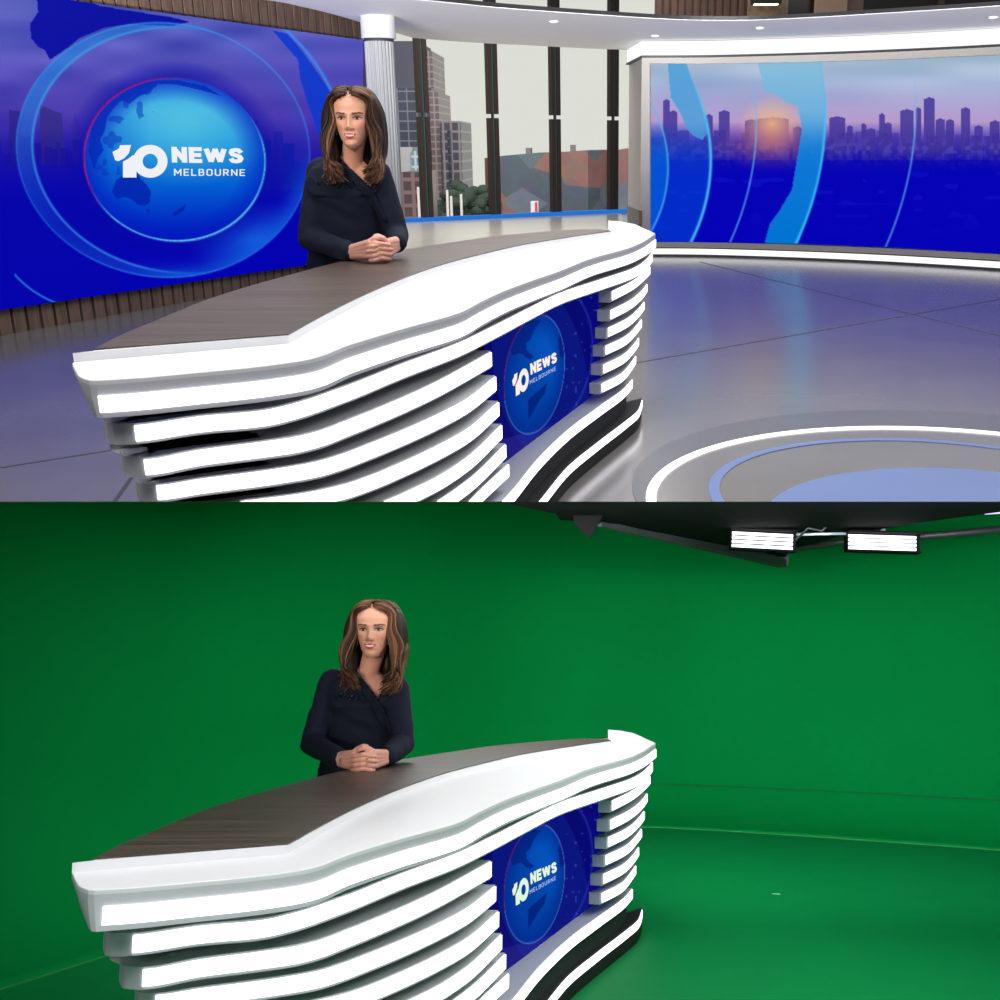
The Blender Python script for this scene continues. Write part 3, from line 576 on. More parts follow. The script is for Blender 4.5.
def presenter(fr, p, label):
    Y0 = p['Y']; A = lambda u, v, Y=Y0: fr.at(u, v, Y)
    foot = A(*p['waist'], Y0 + .02); root = empty('person', (foot.x, foot.y, 0)); base = root.location.copy(); tag(root, label, 'person')
    LO = lambda q: Vector(q) - base
    J = {k: LO(A(*q)) for k, q in p['joints'].items()}
    skin = vcol_mat('skin', .5, .35, .12)
    yaw = p['yaw']; Rt = Matrix.Rotation(yaw, 3, 'Z')       # torso frame: x across, -y forward
    chin = J['chin']; Rh = Matrix.Rotation(p['hyaw'], 3, 'Z') @ Matrix.Rotation(p['hroll'], 3, 'Y') @ Matrix.Rotation(p['hpitch'], 3, 'X') @ Matrix.Rotation(math.pi, 3, 'Z') @ Matrix.Scale(-1, 3, Vector((1, 0, 0)))
    hs = p['hscale']; Rh = Rh * hs
    horg = chin - Rh @ Vector((0, .055, 0))
    sh = (J['sr'] + J['sl']) / 2; hip = J['hip']
    # ---------------- body under the clothes, neck, hands: one surface
    def ring(c, w, d, n=40, e=2.4, fw=0):
        out = []
        for i in range(n):
            a = 2 * math.pi * i / n; cx, sy = math.cos(a), math.sin(a); k = 2 / e
            x = w * math.copysign(abs(cx) ** k, cx); y = d * math.copysign(abs(sy) ** k, sy)
            if sy < 0: y -= fw * max(0, 1 - (abs(x) / w - .45) ** 2 / .12)
            out.append(Vector(c) + Rt @ Vector((x, y, 0)))
        return out
    def torso(b, g, z0=None):
        zt = sh.z
        prof = [(hip.z - .12, .172, .118, 0), (hip.z, .165, .112, 0), (hip.z + .10, .140, .096, 0), (hip.z + .17, .132, .093, 0), (hip.z + .25, .142, .098, .006), (hip.z + .33, .152, .100, .026), (zt - .09, .158, .098, .016), (zt - .03, .163, .085, .0), (zt + .014, .140, .066, 0), (zt + .036, .098, .056, 0), (zt + .056, .068, .052, 0), (zt + .066, .058, .050, 0)]
        rings = []
        for z, w, d, fw in prof:
            t = (z - hip.z) / (zt - hip.z); c = hip.lerp(sh, min(max(t, -.3), 1.05)); c.z = z
            rings.append(ring(c, w + g, d + g, fw=fw))
        b.loft(rings)
    body = MB(); torso(body, -.013)
    neck0 = Vector((sh.x, sh.y, sh.z - .02)) + Rt @ Vector((0, .0, 0)); neck1 = horg + Rh @ Vector((0, -.02, .045))
    body.chain([neck0, neck0.lerp(neck1, .5), neck1], [.052, .042, .045], 20)
    for s in ('r', 'l'):
        body.chain([J['s' + s], J['e' + s], J['w' + s]], [.038, .034, .024])
    # legs
    for s in (-1, 1):
        h0 = Vector((hip.x, hip.y, hip.z - .06)) + Rt @ Vector((.085 * s, 0, 0)); k0 = Vector((h0.x, h0.y + .0, .48)); a0 = Vector((h0.x, h0.y + .01, .10))
        body.chain([h0, k0, a0], [.078, .05, .036]); body.chain([a0 - Vector((0, 0, .05)), a0 + Rt @ Vector((0, -.14, -.07))], [.034, .026])
    # hands, clasped: fingers of each hand laid between those of the other
    wr, wl = J['wr'], J['wl']; X = (wl - wr); X.z = 0; span = X.length; X.normalize(); Yv = Vector((X.y, -X.x, 0)); Z = Vector((0, 0, 1))
    mid = LO(A(*p['hands'])); HF = lambda x, y, z: mid + X * x + Yv * y + Z * z     # y toward the viewer, z up
    k = p['mirror']; M_ = lambda x: x * k
    HR, HLp = HF(M_(-.030), .000, .0), HF(M_(.032), -.012, -.003)
    wa, wb = (wr, wl) if k > 0 else (wl, wr)
    fingers = MB()
    # back of the near hand and of the far hand
    for wri, c0, kx in ((wa, HF(M_(-.034), .004, .003), -1), (wb, HF(M_(.036), -.012, .001), 1)):
        for dz in (-.024, -.009, .007, .022):
            fingers.caps(wri + Z * dz * .45, c0 + Z * dz + Yv * .004, .019, .0155)
    ringp = []
    for i, dz in enumerate((.026, .009, -.009, -.026)):     # near hand wraps to the other side
        L = (.95, 1.05, 1.0, .85)[i]
        a = HF(M_(-.022), .020, dz); b1 = HF(M_(.012 * L), .036, dz - .004); c1 = HF(M_(.034 * L), .028, dz - .008); d1 = HF(M_(.046 * L), .010, dz - .010)
        fingers.chain([a, b1, c1, d1], [.0098, .0090, .0082, .0074], 12)
        if i in (1, 2): ringp.append((a.lerp(b1, .42), (b1 - a).normalized()))
    for i, dz in enumerate((.017, .000, -.018, -.034)):      # far hand comes between
        L = (.95, 1.05, 1.0, .85)[i]
        a = HF(M_(.028), .012, dz); b1 = HF(M_(-.006 * L), .030, dz + .002); c1 = HF(M_(-.028 * L), .030, dz - .002); d1 = HF(M_(-.043 * L), .018, dz - .004)
        fingers.chain([a, b1, c1, d1], [.0092, .0085, .0078, .0070], 12)
    fingers.chain([HF(M_(-.040), .004, .024), HF(M_(-.018), .014, .040), HF(M_(.006), .018, .044), HF(M_(.018), .018, .040)], [.0125, .0110, .0100, .0080], 12)
    fingers.chain([HF(M_(.040), -.008, .022), HF(M_(.022), .0, .040), HF(M_(.002), .004, .050), HF(M_(-.010), .006, .050)], [.0125, .0110, .0100, .0080], 12)
    body.v, body.f, nb = body.v, body.f, None
    b_o = voxel(body, 'body', .0045, 6, skin, root); f_o = voxel(fingers, 'hands', .0019, 1, skin, root)
    hv, hf, hc = make_head(Rh, horg)
    bm = bmesh.new(); lay = []
    allv, allf, allc = [], [], []
    rnd = np.random.RandomState(5)
    vb0, nr0, nl0 = J['v'], J['nr'], J['nl']
    bm_ = bmesh.new(); bm_.from_mesh(b_o.data); sg = 1 if bm_.calc_volume(signed=True) > 0 else -1; bm_.free()
    nrm_ = [v.normal.copy() * sg for v in b_o.data.vertices]
    for v, nv_ in zip(b_o.data.vertices, nrm_):
        q = v.co.copy()
        if q.z > sh.z + .03 or q.z < .25: continue
        if nr0.x - .012 < q.x < nl0.x + .012 and q.z > vb0.z - .01 and q.y < sh.y: continue
        if min((q - wr).length, (q - wl).length) < .07: continue
        v.co = q - nv_ * .014
    n_body = len(b_o.data.vertices)
    for o in (b_o, f_o):
        n = len(allv); allv += [v.co[:] for v in o.data.vertices]; allf += [tuple(i + n for i in q.vertices) for q in o.data.polygons]
        base_c = L3((212, 154, 130)) if o is b_o else L3((216, 158, 140))
        for v in o.data.vertices:                       # a navy undershirt where the jacket covers the body
            q = v.co; shirt = o is b_o and .9 < q.z < sh.z + .03 and min((q - wr).length, (q - wl).length) > .05 and not (q.z > vb0.z - .02 and nr0.x - .02 < q.x < nl0.x + .02)
            allc.append(tuple(L3((15, 22, 40))) if shirt else tuple(base_c))
        bpy.data.objects.remove(o)
    n = len(allv); allv += [tuple(q) for q in hv]; allf += [tuple(i + n for i in q) for q in hf]; allc += hc
    # ears and nails
    mb = MB()
    for s in (-1, 1): mb.ell((s * .071, -.005, .1), (.008, .018, .03), nu=16, nv=12)
    n = len(allv); allv += [tuple(Rh @ Vector(q) + horg) for q in mb.v]; allf += [tuple(i + n for i in q) for q in mb.f]; allc += [tuple(L3(SKIN))] * len(mb.v)
    me = bpy.data.meshes.new('body'); me.from_pydata(allv, [], allf); setcol(me, 'tint', np.array(allc)); me.materials.append(skin)
    for q in me.polygons: q.use_smooth = True
    bo = bpy.data.objects.new('body', me); COL.objects.link(bo); bo.parent = root
    # ---------------- jacket
    jk = MB(); torso(jk, .006)
    for s in ('r', 'l'):
        S_, E_, W_ = J['s' + s], J['e' + s], J['w' + s]; m1 = S_.lerp(E_, .5); m2 = E_.lerp(W_, .5)
        jk.chain([S_ - Vector((0, 0, .004)), m1, E_, m2, E_.lerp(W_, .93)], [.056, .051, .045, .042, .036], 20)
    jo = voxel(jk, 'jacket', .005, 5, NAVY, root)
    # neckline: open the front down to the V point
    vb = J['v']; nr, nl = J['nr'], J['nl']; me = jo.data; bm = bmesh.new(); bm.from_mesh(me)
    kill = []
    for f in bm.faces:
        c = f.calc_center_median()
        if c.z > sh.z + .02 and (v2(c) - v2(neck0)).length < .060: kill.append(f); continue
        if c.z > vb.z and (Rt.transposed() @ (c - sh)).y < .01:
            t = (c.z - vb.z) / (nr.z - vb.z)
            if vb.x + (nr.x - vb.x) * t < c.x < vb.x + (nl.x - vb.x) * t: kill.append(f)
    bmesh.ops.delete(bm, geom=kill, context='FACES')
    # soft folds in the cloth
    from mathutils import noise
    for v in bm.verts:
        q = v.co; fold = math.sin(q.z * 62 + q.x * 26 + 3 * noise.noise(q * 9)) * noise.noise(q * 7 + Vector((3, 1, 2)))
        v.co += v.normal * (.0055 * fold + .003 * noise.noise(q * 20) + .002)
    bm.to_mesh(me); bvh = BVHTree.FromBMesh(bm); bm.free()
    for q in me.polygons: q.use_smooth = True
    so = jo.modifiers.new('cloth', 'SOLIDIFY'); so.thickness = .002; so.offset = -1
    for v in bo.data.vertices[:n_body]:                 # keep the body inside the cloth
        q = v.co
        if hip.z - .1 < q.z < sh.z + .06 and min((q - wr).length, (q - wl).length) > .06:
            h = bvh.ray_cast(Vector((q.x, -1.5, q.z)), Vector((0, 1, 0)))
            if h[0] is not None and h[0].y - .05 < q.y < h[0].y + .010: v.co = (q.x, h[0].y + .012, q.z)
    def drape(x, z, lift):
        h = bvh.ray_cast(Vector((x, -1.5, z)), Vector((0, 1, 0)))
        y = h[0].y if h[0] is not None else J['v'].y
        return Vector((x, y - lift, z))
    def flap(name, path, wid, side):
        b = MB(); n = 26; P = cr(path, n); pts = []
        for i in range(n + 1):
            t = i / n; a = P[i]; d = (P[min(i + 1, n)] - P[max(i - 1, 0)]).normalized(); nn = Vector((-d.z, 0, d.x)) * side
            w = wid * min(1, .35 + 1.6 * t) * (1 - max(0, t - .75) * 2.6); row = []
            for j in range(6):
                q = a + nn * w * j / 5; row.append((q.x, q.z, .011 - .008 * (j / 5)))
            pts.append(row)
        vs = [drape(*q) for r in pts for q in r]; m = 6
        fs = [(i * m + j, i * m + j + 1, (i + 1) * m + j + 1, (i + 1) * m + j) for i in range(n) for j in range(m - 1)]
        b.add(vs, fs); o = b.build(name, NAVY, jo, smooth=True); k_ = o.modifiers.new('s', 'SOLIDIFY'); k_.thickness = .003; k_.offset = 0
        return o
    wrp = J['wrap']
    flap('lapel', [nr + Vector((.0, 0, .0)), nr.lerp(vb, .5) - Vector((.006, 0, 0)), vb, vb.lerp(wrp, .5), wrp], .040, -1)
    flap('lapel', [nl, nl.lerp(vb, .5) + Vector((.008, 0, 0)), vb + Vector((.004, 0, .004)), vb + Vector((.012, 0, -.02))], .040, 1)
    # small clip microphone on the lapel
    mq = drape(vb.x + .016, vb.z + .006, .012); MB().ell(mq, (.005, .005, .007), nu=12, nv=8).caps(mq, mq + Vector((.012, 0, -.004)), .0025, .002, 8).build('clip_microphone', BLACKM, jo, smooth=True)
    # trousers and shoes
    tr = MB()
    hips = [ring(Vector((hip.x, hip.y, z)), w, d) for z, w, d in ((hip.z - .16, .178, .124), (hip.z - .08, .178, .124), (hip.z + .02, .168, .116))]
    tr.loft(hips)
    for s in (-1, 1):
        h0 = Vector((hip.x, hip.y, hip.z - .10)) + Rt @ Vector((.085 * s, 0, 0)); tr.chain([h0, Vector((h0.x, h0.y, .48)), Vector((h0.x, h0.y + .01, .13))], [.088, .068, .062], 18)
    voxel(tr, 'trousers', .009, 4, NAVY, root)
    for s in (-1, 1):
        h0 = Vector((hip.x, hip.y + .01, .05)) + Rt @ Vector((.085 * s, 0, 0)); b = MB(); b.chain([h0, h0 + Rt @ Vector((0, -.08, -.008)), h0 + Rt @ Vector((0, -.15, -.018))], [.040, .038, .030], 16); b.box((h0.x, h0.y + .02, .025), (.04, .04, .05)); b.build('shoe', BLACKM, root, smooth=True)
    # ---------------- hair: many locks over a base volume
    hm = vcol_mat('brown_hair', .5, .22); hb = MB(); rr = random.Random(p['seed'])
    TR = lambda q: Rh @ Vector(q) + horg
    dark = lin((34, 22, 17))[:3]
    V = p['hair']
    cap = []
    for j in range(18):
        t = j / 17; ang = t * math.pi * .62
        for i in range(36):
            a = 2 * math.pi * i / 36; x = .077 * math.sin(ang) * math.sin(a); y = -.016 + .092 * math.sin(ang) * math.cos(a); z = .128 + .104 * math.cos(ang)
            lim = .052 - max(0, .215 - z) * 1.5
            y = min(y, lim)
            cap.append(TR((x, y, z)))
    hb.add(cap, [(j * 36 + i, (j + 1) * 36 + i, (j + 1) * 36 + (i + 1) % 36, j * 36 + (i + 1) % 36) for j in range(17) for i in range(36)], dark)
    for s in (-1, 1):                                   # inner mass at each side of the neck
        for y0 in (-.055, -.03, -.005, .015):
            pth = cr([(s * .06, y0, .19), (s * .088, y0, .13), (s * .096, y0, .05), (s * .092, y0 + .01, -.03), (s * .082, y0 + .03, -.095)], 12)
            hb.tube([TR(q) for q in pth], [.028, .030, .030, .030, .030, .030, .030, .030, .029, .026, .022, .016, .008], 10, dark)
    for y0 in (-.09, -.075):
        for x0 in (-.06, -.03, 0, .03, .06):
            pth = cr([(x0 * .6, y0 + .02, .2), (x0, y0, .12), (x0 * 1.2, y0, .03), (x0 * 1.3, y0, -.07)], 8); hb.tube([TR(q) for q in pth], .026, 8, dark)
    tones = [(44, 28, 20), (62, 40, 29), (80, 53, 37), (98, 66, 46), (128, 90, 62), (54, 35, 25)]
    for i in range(p.get('n', 700)):
        s = rr.choice((-1, 1)); lay_ = rr.random(); a = rr.random()           # a: 0 at the forehead, 1 at the back
        y_t = .068 - .154 * a; out = (V[0] - .012) + .016 * lay_; end = rr.uniform(-.135, -.07) * (V[1] if s > 0 else V[2])
        yy = lambda k_: .052 - .14 * a * k_
        fl = rr.uniform(-1, 1); wv = rr.uniform(.006, .014); ph = rr.uniform(0, 6.28)
        inn = max(0, .25 - a) * 4
        p0 = (s * (.004 + .006 * lay_), y_t, .226 + .009 * (1 - a) * 0 + .006 * lay_ - .02 * max(0, a - .5) - .024 * max(0, .2 - a) * 5)
        p1 = (s * (.040 + .014 * lay_ - .004 * inn), y_t - .002 + .015 * inn, .214 + .010 * lay_ - .021 * inn)
        p2 = (s * (.074 + .016 * lay_ - .008 * inn), yy(.9) - .008 + .008 * inn, .170 + .01 * lay_)
        p3 = (s * (out - .022 - .024 * inn * (1 - lay_)), yy(.9) - .004, .110)
        p4 = (s * (out + .008 - .034 * inn * (1 - lay_)), yy(.85), .045)
        p5 = (s * (out + .022 * (1 - inn * .5) - .02), yy(.8) + .012, -.025)
        p6 = (s * (out - .014 + .014 * fl), yy(.6) + .040, end * .72)
        p7 = (s * (out - .034 + .03 * fl), yy(.5) + .056 + .008 * fl, end)
        P = cr([p0, p1, p2, p3, p4, p5, p6, p7], 26)
        for j, q in enumerate(P):
            k_ = max(0, (j - 10) / 16); q.x += wv * math.sin(ph * .3 + j * .55 + lay_) * k_ * 1.1; q.y += wv * .7 * math.cos(ph + j * .5) * k_
        for j in range(12, 27):
            w_ = TR(P[j])
            if w_.z < sh.z + .05:
                h_ = bvh.ray_cast(Vector((w_.x, -1.5, min(w_.z, sh.z - .0))), Vector((0, 1, 0)))
                if h_[0] is not None and w_.y > h_[0].y - .010:
                    lw = Rh.inverted() @ (Vector((w_.x, h_[0].y - .010 - .004 * lay_, w_.z)) - horg); P[j] = lw
        r0 = rr.uniform(.0026, .0052); rs = [r0 * min(1, .5 + j / 8) * (1 - max(0, (j - 18) / 8) * .85) for j in range(27)]
        col = np.array(lin(tones[min(5, int(rr.random() ** 1.2 * 6))])[:3]) * rr.uniform(.8, 1.15)
        n = 6; cols = []
        for j in range(27): cols += [tuple(col * (1 + .35 * max(0, (j - 14) / 12)))] * n
        hb.tube([TR(q) for q in P], rs, n, cols, sx=1.5)
    ho = hb.build('hair', hm, root, smooth=True)
    # a few stray strands and jewellery
    silver = mat('silver', (200, 200, 205), .2, 1); gold = mat('gold', (232, 190, 110), .25, 1)
    for s in (-1, 1):
        b = MB(); c = TR((s * .070, .016, .062)); b.tube([c + Vector((.004 * s * math.sin(q), .004, .0)) + Vector((.010 * math.sin(q), 0, .012 * math.cos(q))) for q in [2 * math.pi * i / 20 for i in range(21)]], .0018, 6); b.build('earring', silver, root, smooth=True)
    for q, d in ringp:
        a = d.cross(Vector((0, 0, 1))).normalized(); c2 = d.cross(a); b = MB(); b.tube([q + (a * math.cos(w) + c2 * math.sin(w)) * .0100 for w in [2 * math.pi * i / 20 for i in range(21)]], .0019, 6); b.ell(q + Yv * .0115, (.0028, .0028, .0028), nu=10, nv=8); b.build('ring', gold, root, smooth=True)
    if p.get('bracelet'):
        q = wb.lerp(mid, .22); d = (mid - wb).normalized(); a = d.cross(Vector((0, 0, 1))).normalized(); c2 = d.cross(a); b = MB(); b.tube([q + (a * math.cos(w) + c2 * math.sin(w)) * .030 for w in [2 * math.pi * i / 28 for i in range(29)]], .003, 6); b.build('bracelet', silver, root, smooth=True)
    return root

# ================================================================== STUDIO ONE: the finished set
fr = F1
CONC = mat('polished_concrete', (112, 110, 108), .2, noise=.10, nscale=1.3, spec=.8)
b = MB(); fp = [(-9, 3.5), (9, 3.5), (9, 29), (2.8, 28.9), (-9, 19.55)]
b.prism(fp, -.02, 0); struct(b.build('floor', CONC))
GROOVE = mat('floor_joint', (62, 60, 72), .6)
def joint(a, c, w=.018):
    a, c = v2(fr.un(*a, 0)), v2(fr.un(*c, 0)); d = (c - a).normalized(); n = Vector((-d.y, d.x)) * w / 2
    k = MB(); k.prism([a - n, c - n, c + n, a + n], 0, .0015); o = k.build('trim_1', GROOVE); struct(o); return o
def ext(a, c, t0, t1):
    A, B = v2(fr.un(*a, 0)), v2(fr.un(*c, 0)); d = B - A; return A + d * t0, A + d * t1
def joint2(P, Q, name, w=.02):
    d = (Q - P).normalized(); n = Vector((-d.y, d.x)) * w / 2; k = MB(); k.prism([P - n, Q - n, Q + n, P + n], 0, .0015); struct(k.build(name, GROOVE))
joint2(*ext((720, 267), (1000, 336), -.12, 1.5), 'trim_1'); joint2(*ext((636, 363), (916, 314), 0.0, 2.2), 'trim_2')
joint2(*ext((0, 468), (120, 449), -2.5, 3), 'trim_3'); joint2(*ext((115, 501), (133, 476), -1, 1.3), 'trim_4')
def disc(name, c, r0, r1, z0, z1, m, n=128, c1=None):
    c1 = c1 or c
    k = MB(); vs = []
    for i in range(n):
        a = 2 * math.pi * i / n; ca, sa = math.cos(a), math.sin(a)
        vs += [(c[0] + r0 * ca, c[1] + r0 * sa, z1), (c1[0] + r1 * ca, c1[1] + r1 * sa, z1), (c1[0] + r1 * ca, c1[1] + r1 * sa, z0), (c[0] + r0 * ca, c[1] + r0 * sa, z0)]
    fs = []
    for i in range(n):
        a = i * 4; q = (i + 1) % n * 4
        for j in range(4): fs.append((a + j, a + (j + 1) % 4, q + (j + 1) % 4, q + j))
    k.add(vs, fs); o = k.build(name, m); return o
C0 = (1.56, 4.59)
GREYR = mat('grey_floor_ring', (98, 99, 104), .3, noise=.06, nscale=3); BLUEF = mat('pale_blue_floor_inlay', (104, 124, 172), .28, noise=.05, nscale=2)
ins = empty('floor_inlay', (C0[0], C0[1], 0)); tag(ins, 'round inlay in the grey floor with glowing white ring and pale blue bands', 'floor inlay')
def dpart(*a, **k):
    o = disc(*a, **k); SET[CUR[0]].remove(o); o.parent = ins; o.location = (-C0[0], -C0[1], 0); return o
dpart('outer_ring', C0, 1.34, 1.545, 0, .004, GREYR, c1=(1.69, 4.81)); dpart('light_ring', C0, 1.315, 1.36, 0, .007, emis('floor_ring_light', (255, 255, 252), 1.8))
dpart('blue_band', (1.48, 4.70), .945, .995, 0, .004, BLUEF); dpart('blue_disc', (1.54, 4.26), .001, .863, 0, .004, BLUEF)

# ---- left wall of wooden slats with its big display
WOODW = wood('brown_slat_wood', (64, 50, 44), (118, 94, 80), scale=(14, 14, 1.4), rough=.55)
wa, wb_ = v2(fr.un(0, 335.5, 0)), v2(fr.un(204, 298.6, 0)); wd = (wb_ - wa).normalized(); wn = Vector((wd.y, -wd.x))   # wn toward the room
k = MB(); p0 = wa - wd * 2.2; wend = v2(fr.wall(364, 150, wa, wb_)); Lw = (wend - p0).length + .05
k.prism([p0 - wn * .05, p0 + wd * Lw - wn * .05, p0 + wd * Lw - wn * .2, p0 - wn * .2], 0, 4.2)
struct(k.build('wall_left', mat('dark_backing', (26, 21, 19), .8)))
k = MB(); s = 0
while s < Lw - .1:
    c = p0 + wd * (s + .06); k.box((c.x, c.y, 2.1), (.118, .05, 4.2), math.atan2(wd.y, wd.x)); s += .146
cl = k.build('wall_left', WOODW); cl.name = 'trim_5'; struct(cl)
scr = empty('video_wall', (wa + wn * .08).to_3d()); scb = scr.location.copy()
tag(scr, 'large display on the wooden slat wall showing blue globe with NEWS MELBOURNE lettering', 'screen')
sa, sb = wa + wn * .09, wb_ + wn * .09
surfL = lambda u, v, off=0: fr.wall(u, v, sa + wn * off, sb + wn * off) - scb
panel('display', surfL, -60, 363.5, lambda u: -9.5 + u * .1365, lambda u: 310 - u * .147, 520, 400, screen_mat('left_display_picture', .92, .5), pic_left, scr)
q = [surfL(u, v, -.012) for u, v in ((-60, -17.7), (364.2, 40.1), (364.2, 256.6), (-60, 318.8))]; q2 = [Vector(p) - Vector((wn.x, wn.y, 0)) * .07 for p in q]
k = MB().add(q + q2, [(0, 1, 2, 3), (7, 6, 5, 4), (0, 4, 5, 1), (1, 5, 6, 2), (2, 6, 7, 3), (3, 7, 4, 0)]); k.build('housing', BLACKM, scr)
LW = emis('screen_lettering_white', (238, 240, 246), 1.0)
sf = lambda u, v: surfL(u, v, .004)
letters('NEWS', [(171.3, 145.6), (242.8, 147.2), (243.8, 164.4), (172, 163.6)], sf, 'news_lettering', LW, scr, th=.33, gap=.10)
letters('MELBOURNE', [(174, 168.6), (245, 169.2), (245, 176), (174, 175.8)], sf, 'city_lettering', LW, scr, th=.17, gap=.26)
ten_logo(lambda x, y: (x, y), sf, 'ten_mark', LW, scr)

# ---- column
CW = mat('column_white', (158, 160, 164), .5, noise=.02, nscale=8)
cc = fr.un(375.5, 17, 2.81); cc.y += .12
colr = empty('column', (cc.x, cc.y, 0)); tag(colr, 'fluted white column with plain capital between wooden wall and windows', 'column')
def cylp(r, z0, z1, flutes=0):
    n = 96 if flutes else 48; k = MB(); pts = []
    for i in range(n):
        a = 2 * math.pi * i / n; rr_ = r - (.014 * (1 if (i // 2) % 2 else 0) if flutes else 0); pts.append((rr_ * math.cos(a), rr_ * math.sin(a)))
    return k.prism(pts, z0, z1)
cylp(.160, 0.25, 2.575, 1).build('shaft', CW, colr); cylp(.188, 2.60, 2.86).build('capital', mat('capital_white', (206, 207, 210), .5), colr, bevel=.006)
cylp(.162, 2.57, 2.60).build('neck_ring', CORE, colr); cylp(.19, 0, .25).build('plinth', CW, colr, bevel=.01)

# ---- ring soffit over the room
SOF = mat('soffit_paint', (232, 231, 233), .6); ZS = 2.83
inn = [(-80, -26), (150, -14), (300, -8), (418, 0), (500, 8), (550, 11.8), (600, 15.2), (700, 20.4), (750, 20.4), (800, 18.3), (900, 12.5), (1000, 6), (1100, -2)]
out = [(-80, -58), (150, -30), (268, 2), (361, 14.5), (394, 36), (450, 41), (550, 46.5), (600, 49), (640, 50.0), (700, 49.5), (800, 47.5), (900, 42), (1000, 37), (1100, 30)]
Pi = dense([fr.un(u, v, ZS) for u, v in inn], 90)
Po = dense([fr.un(u, v, ZS) for u, v in out[4:]], 70); Pw = [p0 + wd * (Lw * i / 18) - wn * .08 for i in range(19)]; Po = Pw + Po + [Po[-1]]
zo = [2.98 if i < 19 else 2.98 - .15 * min(1, (i - 18) / 3) for i in range(len(Po))]
k = MB(); n_ = len(Pi); rows = [[(p.x, p.y, ZS) for p in Pi], [(p.x, p.y, z) for p, z in zip(Po, zo)], [(p.x, p.y, z + .03) for p, z in zip(Po, zo)], [(p.x, p.y, ZS + .03) for p in Pi]]
k.add([p for r in rows for p in r], [(j * n_ + i, j * n_ + i + 1, (j + 1) % 4 * n_ + i + 1, (j + 1) % 4 * n_ + i) for j in range(4) for i in range(n_ - 1)]); so = k.build('ceiling', SOF); struct(so)
k = MB(); k.strip(offset(Pi, -.02), offset(Pi, .03), ZS + .006, ZS + .045); struct(k.build('trim_6', mat('soffit_black_edge', (28, 28, 30), .5)))
for u, v in ((553.5, 21.8), (759.5, 28.2), (993, 17.5), (655, 36)):
    c = fr.un(u, v, ZS - .01); e = empty('downlight', c); tag(e, {553.5: 'small round downlight in the soffit above the third window bay', 759.5: 'small round downlight in the soffit above the sunlit skyline', 993: 'small round downlight in the soffit at the right frame edge', 655: 'small round downlight in the soffit above the right wall corner'}[u], 'downlight', 'downlights in the curved soffit')
    k = MB(); k.tube([(.05 * math.cos(a), .05 * math.sin(a), .0) for a in [2 * math.pi * i / 24 for i in range(25)]], .009, 6); k.build('trim_ring', WHITE, e, smooth=True); MB().tube([(0, 0, .009), (0, 0, .002)], .042, 20).build('lens', emis('downlight_lens', (255, 250, 240), 1.3), e)

# ---- right wall, curved, with band lights and wide display
FRM = mat('taupe_wall_paint', (176, 171, 165), .5, noise=.02, nscale=5)
rb = dense([fr.un(u, v, 0) for u, v in ((639.5, 256), (700, 256.4), (760, 258), (820, 260.2), (880, 263), (940, 266.4), (1000, 270.3), (1070, 275.5))], 80)
ret = v2(fr.at(628.5, 150, 17.4))
wallpoly = lambda a, bk: offset(rb, a) + [rb[-1] + Vector((1.5, 1.5)), ret + Vector((.4, 1.2)), ret]
k = MB(); k.prism(wallpoly(.06, 0), 0, 2.825); struct(k.build('wall_right', FRM))
bandl = MB(); bandl.strip(offset(rb, -.04), offset(rb, .10), .032, .108); o = bandl.build('trim_7', emis('band_light', (252, 250, 250), 1.25)); struct(o)
k = MB(); k.strip(offset(rb, -.055), offset(rb, .1), 0, .028); k.strip(offset(rb, -.05), offset(rb, .1), .109, .122); struct(k.build('baseboard_right', mat('dark_steel', (70, 70, 74), .4)))
k = MB(); k.strip(offset(rb, -.045), offset(rb, .1), .123, .195); struct(k.build('trim_8', FRM))
hd = [ret + Vector((-.03, 0))] + offset(rb, -.06); k = MB(); k.prism(hd + [rb[-1] + Vector((.4, .4))] + offset(rb, .12)[::-1] + [ret + Vector((.12, .0))], 2.635, 2.815); struct(k.build('trim_9', emis('header_light', (250, 250, 252), 1.1)))
k = MB(); k.prism([ret + Vector((-.045, 0))] + offset(rb, -.075) + offset(rb, .0)[::-1] + [ret + Vector((.05, 0))], 2.612, 2.637); struct(k.build('trim_10', mat('shadow_gap', (60, 60, 64), .5)))
k = MB(); k.prism([ret + Vector((-.012, 0)), rb[0] + Vector((-.012, 0)), rb[0] + Vector((.03, .02)), ret + Vector((.03, 0))], 0, .62); struct(k.build('trim_11', mat('darker_return_base', (112, 106, 98), .6)))
# display on the curved wall
from bisect import bisect
scR = empty('video_wall', (rb[20].x, rb[20].y, .2)); scRb = scR.location.copy()
tag(scR, 'wide curved display on the right wall showing city skyline at dusk with blue arcs', 'screen')
us = [600 + F * p.x / (p.y * math.cos(TH1)) for p in rb]
RS = offset(rb, -.005)
def surfR(u, v, off=0):
    r = fr.ray(u, v)
    for i in range(len(RS) - 1):
        A, B = RS[i], RS[i + 1]; n = Vector((B.y - A.y, A.x - B.x)); den = n.x * r.x + n.y * r.y
        t = (n.x * A.x + n.y * A.y) / den; P = Vector((r.x * t, r.y * t)); f = (P - A).dot(B - A) / (B - A).length_squared
        if f <= 1 or i == len(RS) - 2:
            if f >= -.001 or i == 0: return Vector((P.x, P.y, H + r.z * t)) - scRb
    return Vector((P.x, P.y, H + r.z * t)) - scRb
vt = lambda u: float(np.interp(u, [651, 700, 800, 900, 1000, 1060], [63.5, 64, 62.5, 59.5, 55, 51])); vb_ = lambda u: float(np.interp(u, [651, 700, 800, 900, 1000, 1060], [241.5, 242, 243.5, 247.5, 253.5, 258]))
panel('display', surfR, 650.8, 1055, vt, vb_, 480, 230, screen_mat('right_display_picture', .92, .5), pic_right, scR)

